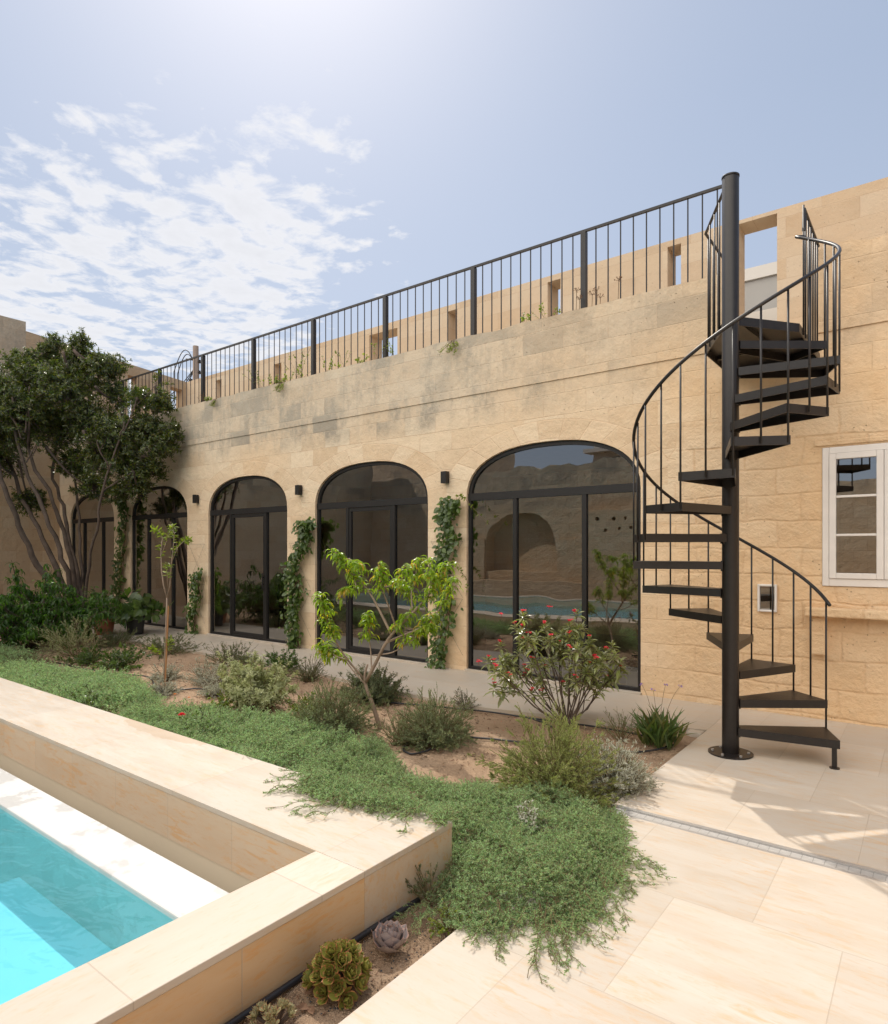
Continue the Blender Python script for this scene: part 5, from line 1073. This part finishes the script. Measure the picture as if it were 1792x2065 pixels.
# --- indoors, dim behind the panes
def sofa(x, y, lab):
    o = thing('sofa', lab, 'sofa', (x, y, 0))
    put('base', MB().box(x-1.0, x+1.0, y-.42, y+.42, .10, .30), 'sofa', o, bevel=.03); put('backrest', MB().box(x-1.0, x+1.0, y+.25, y+.45, .3005, .78), 'sofa', o, bevel=.05)
    for s_ in (-1, 1): put('armrest', MB().box(x+s_*1.1-.1, x+s_*1.1+.1, y-.42, y+.42, .10, .55), 'sofa', o, bevel=.04); put('seat_cushion', MB().box(x+s_*.5-.48, x+s_*.5+.48, y-.42, y+.24, .3005, .46), 'sofa', o, bevel=.04)
    for a_ in (-.9, .9):
        for b_ in (-.35, .35): put('leg', MB().box(x+a_-.02, x+a_+.02, y+b_-.02, y+b_+.02, 0, .10), 'dark_wood', o)
sofa(-7.8, 8.5, 'pale cushioned sofa dimly visible behind the nearer glazed door')
def chair(x, y, rot, lab):
    o = thing('dining_chair', lab, 'chair', (x, y, 0), 'curved-back chairs behind the farther glazed door')
    c, s_ = math.cos(rot), math.sin(rot); f = lambda a, b, z: (x+a*c-b*s_, y+a*s_+b*c, z)
    m_ = MB(); m_.add([f(.2*math.cos(t_), .2*math.sin(t_), z) for z in (.43, .455) for t_ in np.arange(16)*math.pi/8], [tuple(range(16))[::-1], tuple(range(16, 32))]+[(i, (i+1) % 16, 16+(i+1) % 16, 16+i) for i in range(16)]); put('seat', m_, 'dark_wood', o)
    m_ = MB(); m_.tube([f(-.17, -.19+0*t_, .45) if False else f(.19*math.cos(t_), .16+.03, .455+.44*math.sin(t_)) for t_ in np.linspace(0, math.pi, 14)], .012, 6); m_.tube([f(.11*math.cos(t_), .185, .455+.30*math.sin(t_)) for t_ in np.linspace(0, math.pi, 12)], .009, 6); put('backrest', m_, 'dark_wood', o)
    for a_, b_ in ((-.14, -.14), (.14, -.14), (-.14, .14), (.14, .14)): put('leg', MB().tube([f(a_*1.25, b_*1.25, 0), f(a_, b_, .43)], .012, 6), 'dark_wood', o)
chair(-10.6, 8.6, 2.6, 'curved-back chair behind the farther glazed door, left one'); chair(-10.0, 8.75, 2.9, 'curved-back chair behind the farther glazed door, right one')
tb_ = thing('dining_table', 'dark round table beside the curved-back chairs indoors', 'table', (-10.3, 9.4, 0)); put('table_top', MB().lathe([(0, 0), (.6, 0), (.6, .03), (0, .03)], (-10.3, 9.4, .72), 32), 'dark_wood', tb_); put('leg', MB().lathe([(.25, 0), (.04, .05), (.04, .72)], (-10.3, 9.4, 0), 16), 'dark_wood', tb_)
wp = thing('white_pot', 'white scalloped pot standing inside the right corner of the widest window', 'plant pot', (-2.78, 7.3, 0)); put('pot', MB().lathe([(0, 0), (.075, 0), (.10, .17), (.115, .175), (.115, .20), (.09, .20), (.085, .17), (0, .17)], (-2.78, 7.3, .002), 24), 'white_pot', wp)
P = stems(np.tile((-2.78, 7.3, .17), (12, 1)), dome_dirs(12, 40, 85), rng.uniform(.15, .35, 12), .1, 5); b_ = MB(); scatter(b_, P, 10, .08, 1, 1, OVATE, .2, 1); put('foliage', b_, 'l_vine', wp)
# ------------------------------------------------------------------ camera, sun, sky
cam = bpy.data.cameras.new('camera'); co = bpy.data.objects.new('camera', cam); COL.objects.link(co)
co.location = (0, 0, EYE); co.rotation_euler = (R(90), 0, YAW)
cam.sensor_fit = 'HORIZONTAL'; cam.sensor_width = 36; cam.lens = FOC/1792*36; cam.shift_y = (1110-1032.5)/1792
cam.clip_start = .05; cam.clip_end = 900; scene.camera = co
SD = Vector((-1.3, 1.0, 2.07)).normalized(); EL = math.asin(SD.z); AZ = math.atan2(SD.x, SD.y)
sun = bpy.data.lights.new('sun', 'SUN'); sun.energy = SUN; sun.angle = R(.6); sun.color = (1, .93, .83)
so = bpy.data.objects.new('sun', sun); COL.objects.link(so); so.location = (-10, 8, 20)
so.rotation_euler = SD.to_track_quat('Z', 'Y').to_euler()
w = bpy.data.worlds.new('World'); scene.world = w; w.use_nodes = True; nt = w.node_tree; nt.nodes.clear()
class WT(NT):
    def __init__(s): s.t = nt; s.out = s.n('ShaderNodeOutputWorld')
t = WT()
sky = t.n('ShaderNodeTexSky'); sky.sky_type = 'NISHITA'; sky.sun_disc = False; sky.sun_elevation = EL; sky.sun_rotation = AZ
sky.air_density = 1.0; sky.dust_density = DUST; sky.ozone_density = 1.2; sky.altitude = 20
g = t.n('ShaderNodeTexCoord').outputs['Generated']; x, y, z = t.sep(g)
zz = t.math('MAXIMUM', z, .04); p = t.comb(t.math('DIVIDE', x, zz), t.math('DIVIDE', y, zz), 0.0)
def cdir(px, py):
    l, u = (px-896)/FOC, (1110-py)/FOC; v = Vector((-SA+l*CA, CA+l*SA, u)); return v.normalized()
def near(px, py, a0, a1):
    d = t.n('ShaderNodeVectorMath', operation='DOT_PRODUCT'); t.l(g, d.inputs[0]); d.inputs[1].default_value = cdir(px, py)
    return t.rng(d.outputs['Value'], math.cos(R(a0)), math.cos(R(a1)))
n1 = t.noise(t.mapping(p, (1, 1, 1), (3.1, .7, 0)), 7.5, 8, .60, .25); n2 = t.noise(t.mapping(p, (1, 1, 1), (9.1, 4.7, 0)), 1.25, 3, .5)
m1 = t.math('MAXIMUM', near(70, 545, 13, 4), t.math('MULTIPLY', near(600, 420, 13, 3), .66)); m1 = t.math('MAXIMUM', m1, t.math('MULTIPLY', near(430, 560, 14, 4), .92)); m2 = t.math('MULTIPLY', near(200, 720, 13, 4), .8)
msk = t.math('MAXIMUM', m1, m2)
thr = t.math('ADD', t.math('MULTIPLY', n2, .45), t.math('MULTIPLY', msk, .40))
cl = t.math('ADD', t.math('SUBTRACT', n1, .5), t.math('SUBTRACT', thr, .445))
cf = t.math('MULTIPLY', t.rng(cl, .03, .17), t.rng(msk, 0, .25), clamp=True)
shade = t.math('ADD', t.math('MULTIPLY', t.rng(cl, .1, .5, 1.0, .88), 1.0), 0.0)
cc = t.mix(1.0, (CLOUD*1.0, CLOUD*1.0, CLOUD*1.03), t.comb(shade, shade, shade), 'MULTIPLY')
hz_ = t.rng(z, .0, .55, .35, 0.0)          # milky air near the horizon
skyc = t.mix(HAZE, sky.outputs[0], (4.65, 5.5, 7.0))
skyc = t.mix(hz_, skyc, (6.2, 6.7, 7.6))
col = t.mix(t.math('MULTIPLY', cf, .85), skyc, cc)
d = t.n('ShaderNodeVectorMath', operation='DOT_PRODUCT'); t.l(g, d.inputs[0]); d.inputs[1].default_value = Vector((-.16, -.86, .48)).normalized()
rear = t.math('MULTIPLY', t.rng(d.outputs['Value'], math.cos(R(64)), math.cos(R(44))), t.rng(z, .21, .31))          # unseen bright cloud bank added behind the camera to fill the shaded facade
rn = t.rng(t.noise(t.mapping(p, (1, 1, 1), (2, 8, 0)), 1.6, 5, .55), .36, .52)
col = t.mix(t.math('MULTIPLY', rear, rn), col, (REAR_FILL, REAR_FILL*.93, REAR_FILL*.84))
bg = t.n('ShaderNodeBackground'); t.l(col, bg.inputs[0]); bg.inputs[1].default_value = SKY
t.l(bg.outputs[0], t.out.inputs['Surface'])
vs = scene.view_settings; scene.display_settings.display_device = 'sRGB'
vs.view_transform = 'Standard'; vs.look = 'None'; vs.exposure = EXPO; vs.gamma = 1; vs.use_curve_mapping = False
scene.cycles.max_bounces = 8; scene.cycles.transparent_max_bounces = 24; scene.cycles.caustics_reflective = False; scene.cycles.caustics_refractive = False
scene.cycles.use_denoising = True; scene.cycles.sample_clamp_indirect = 6
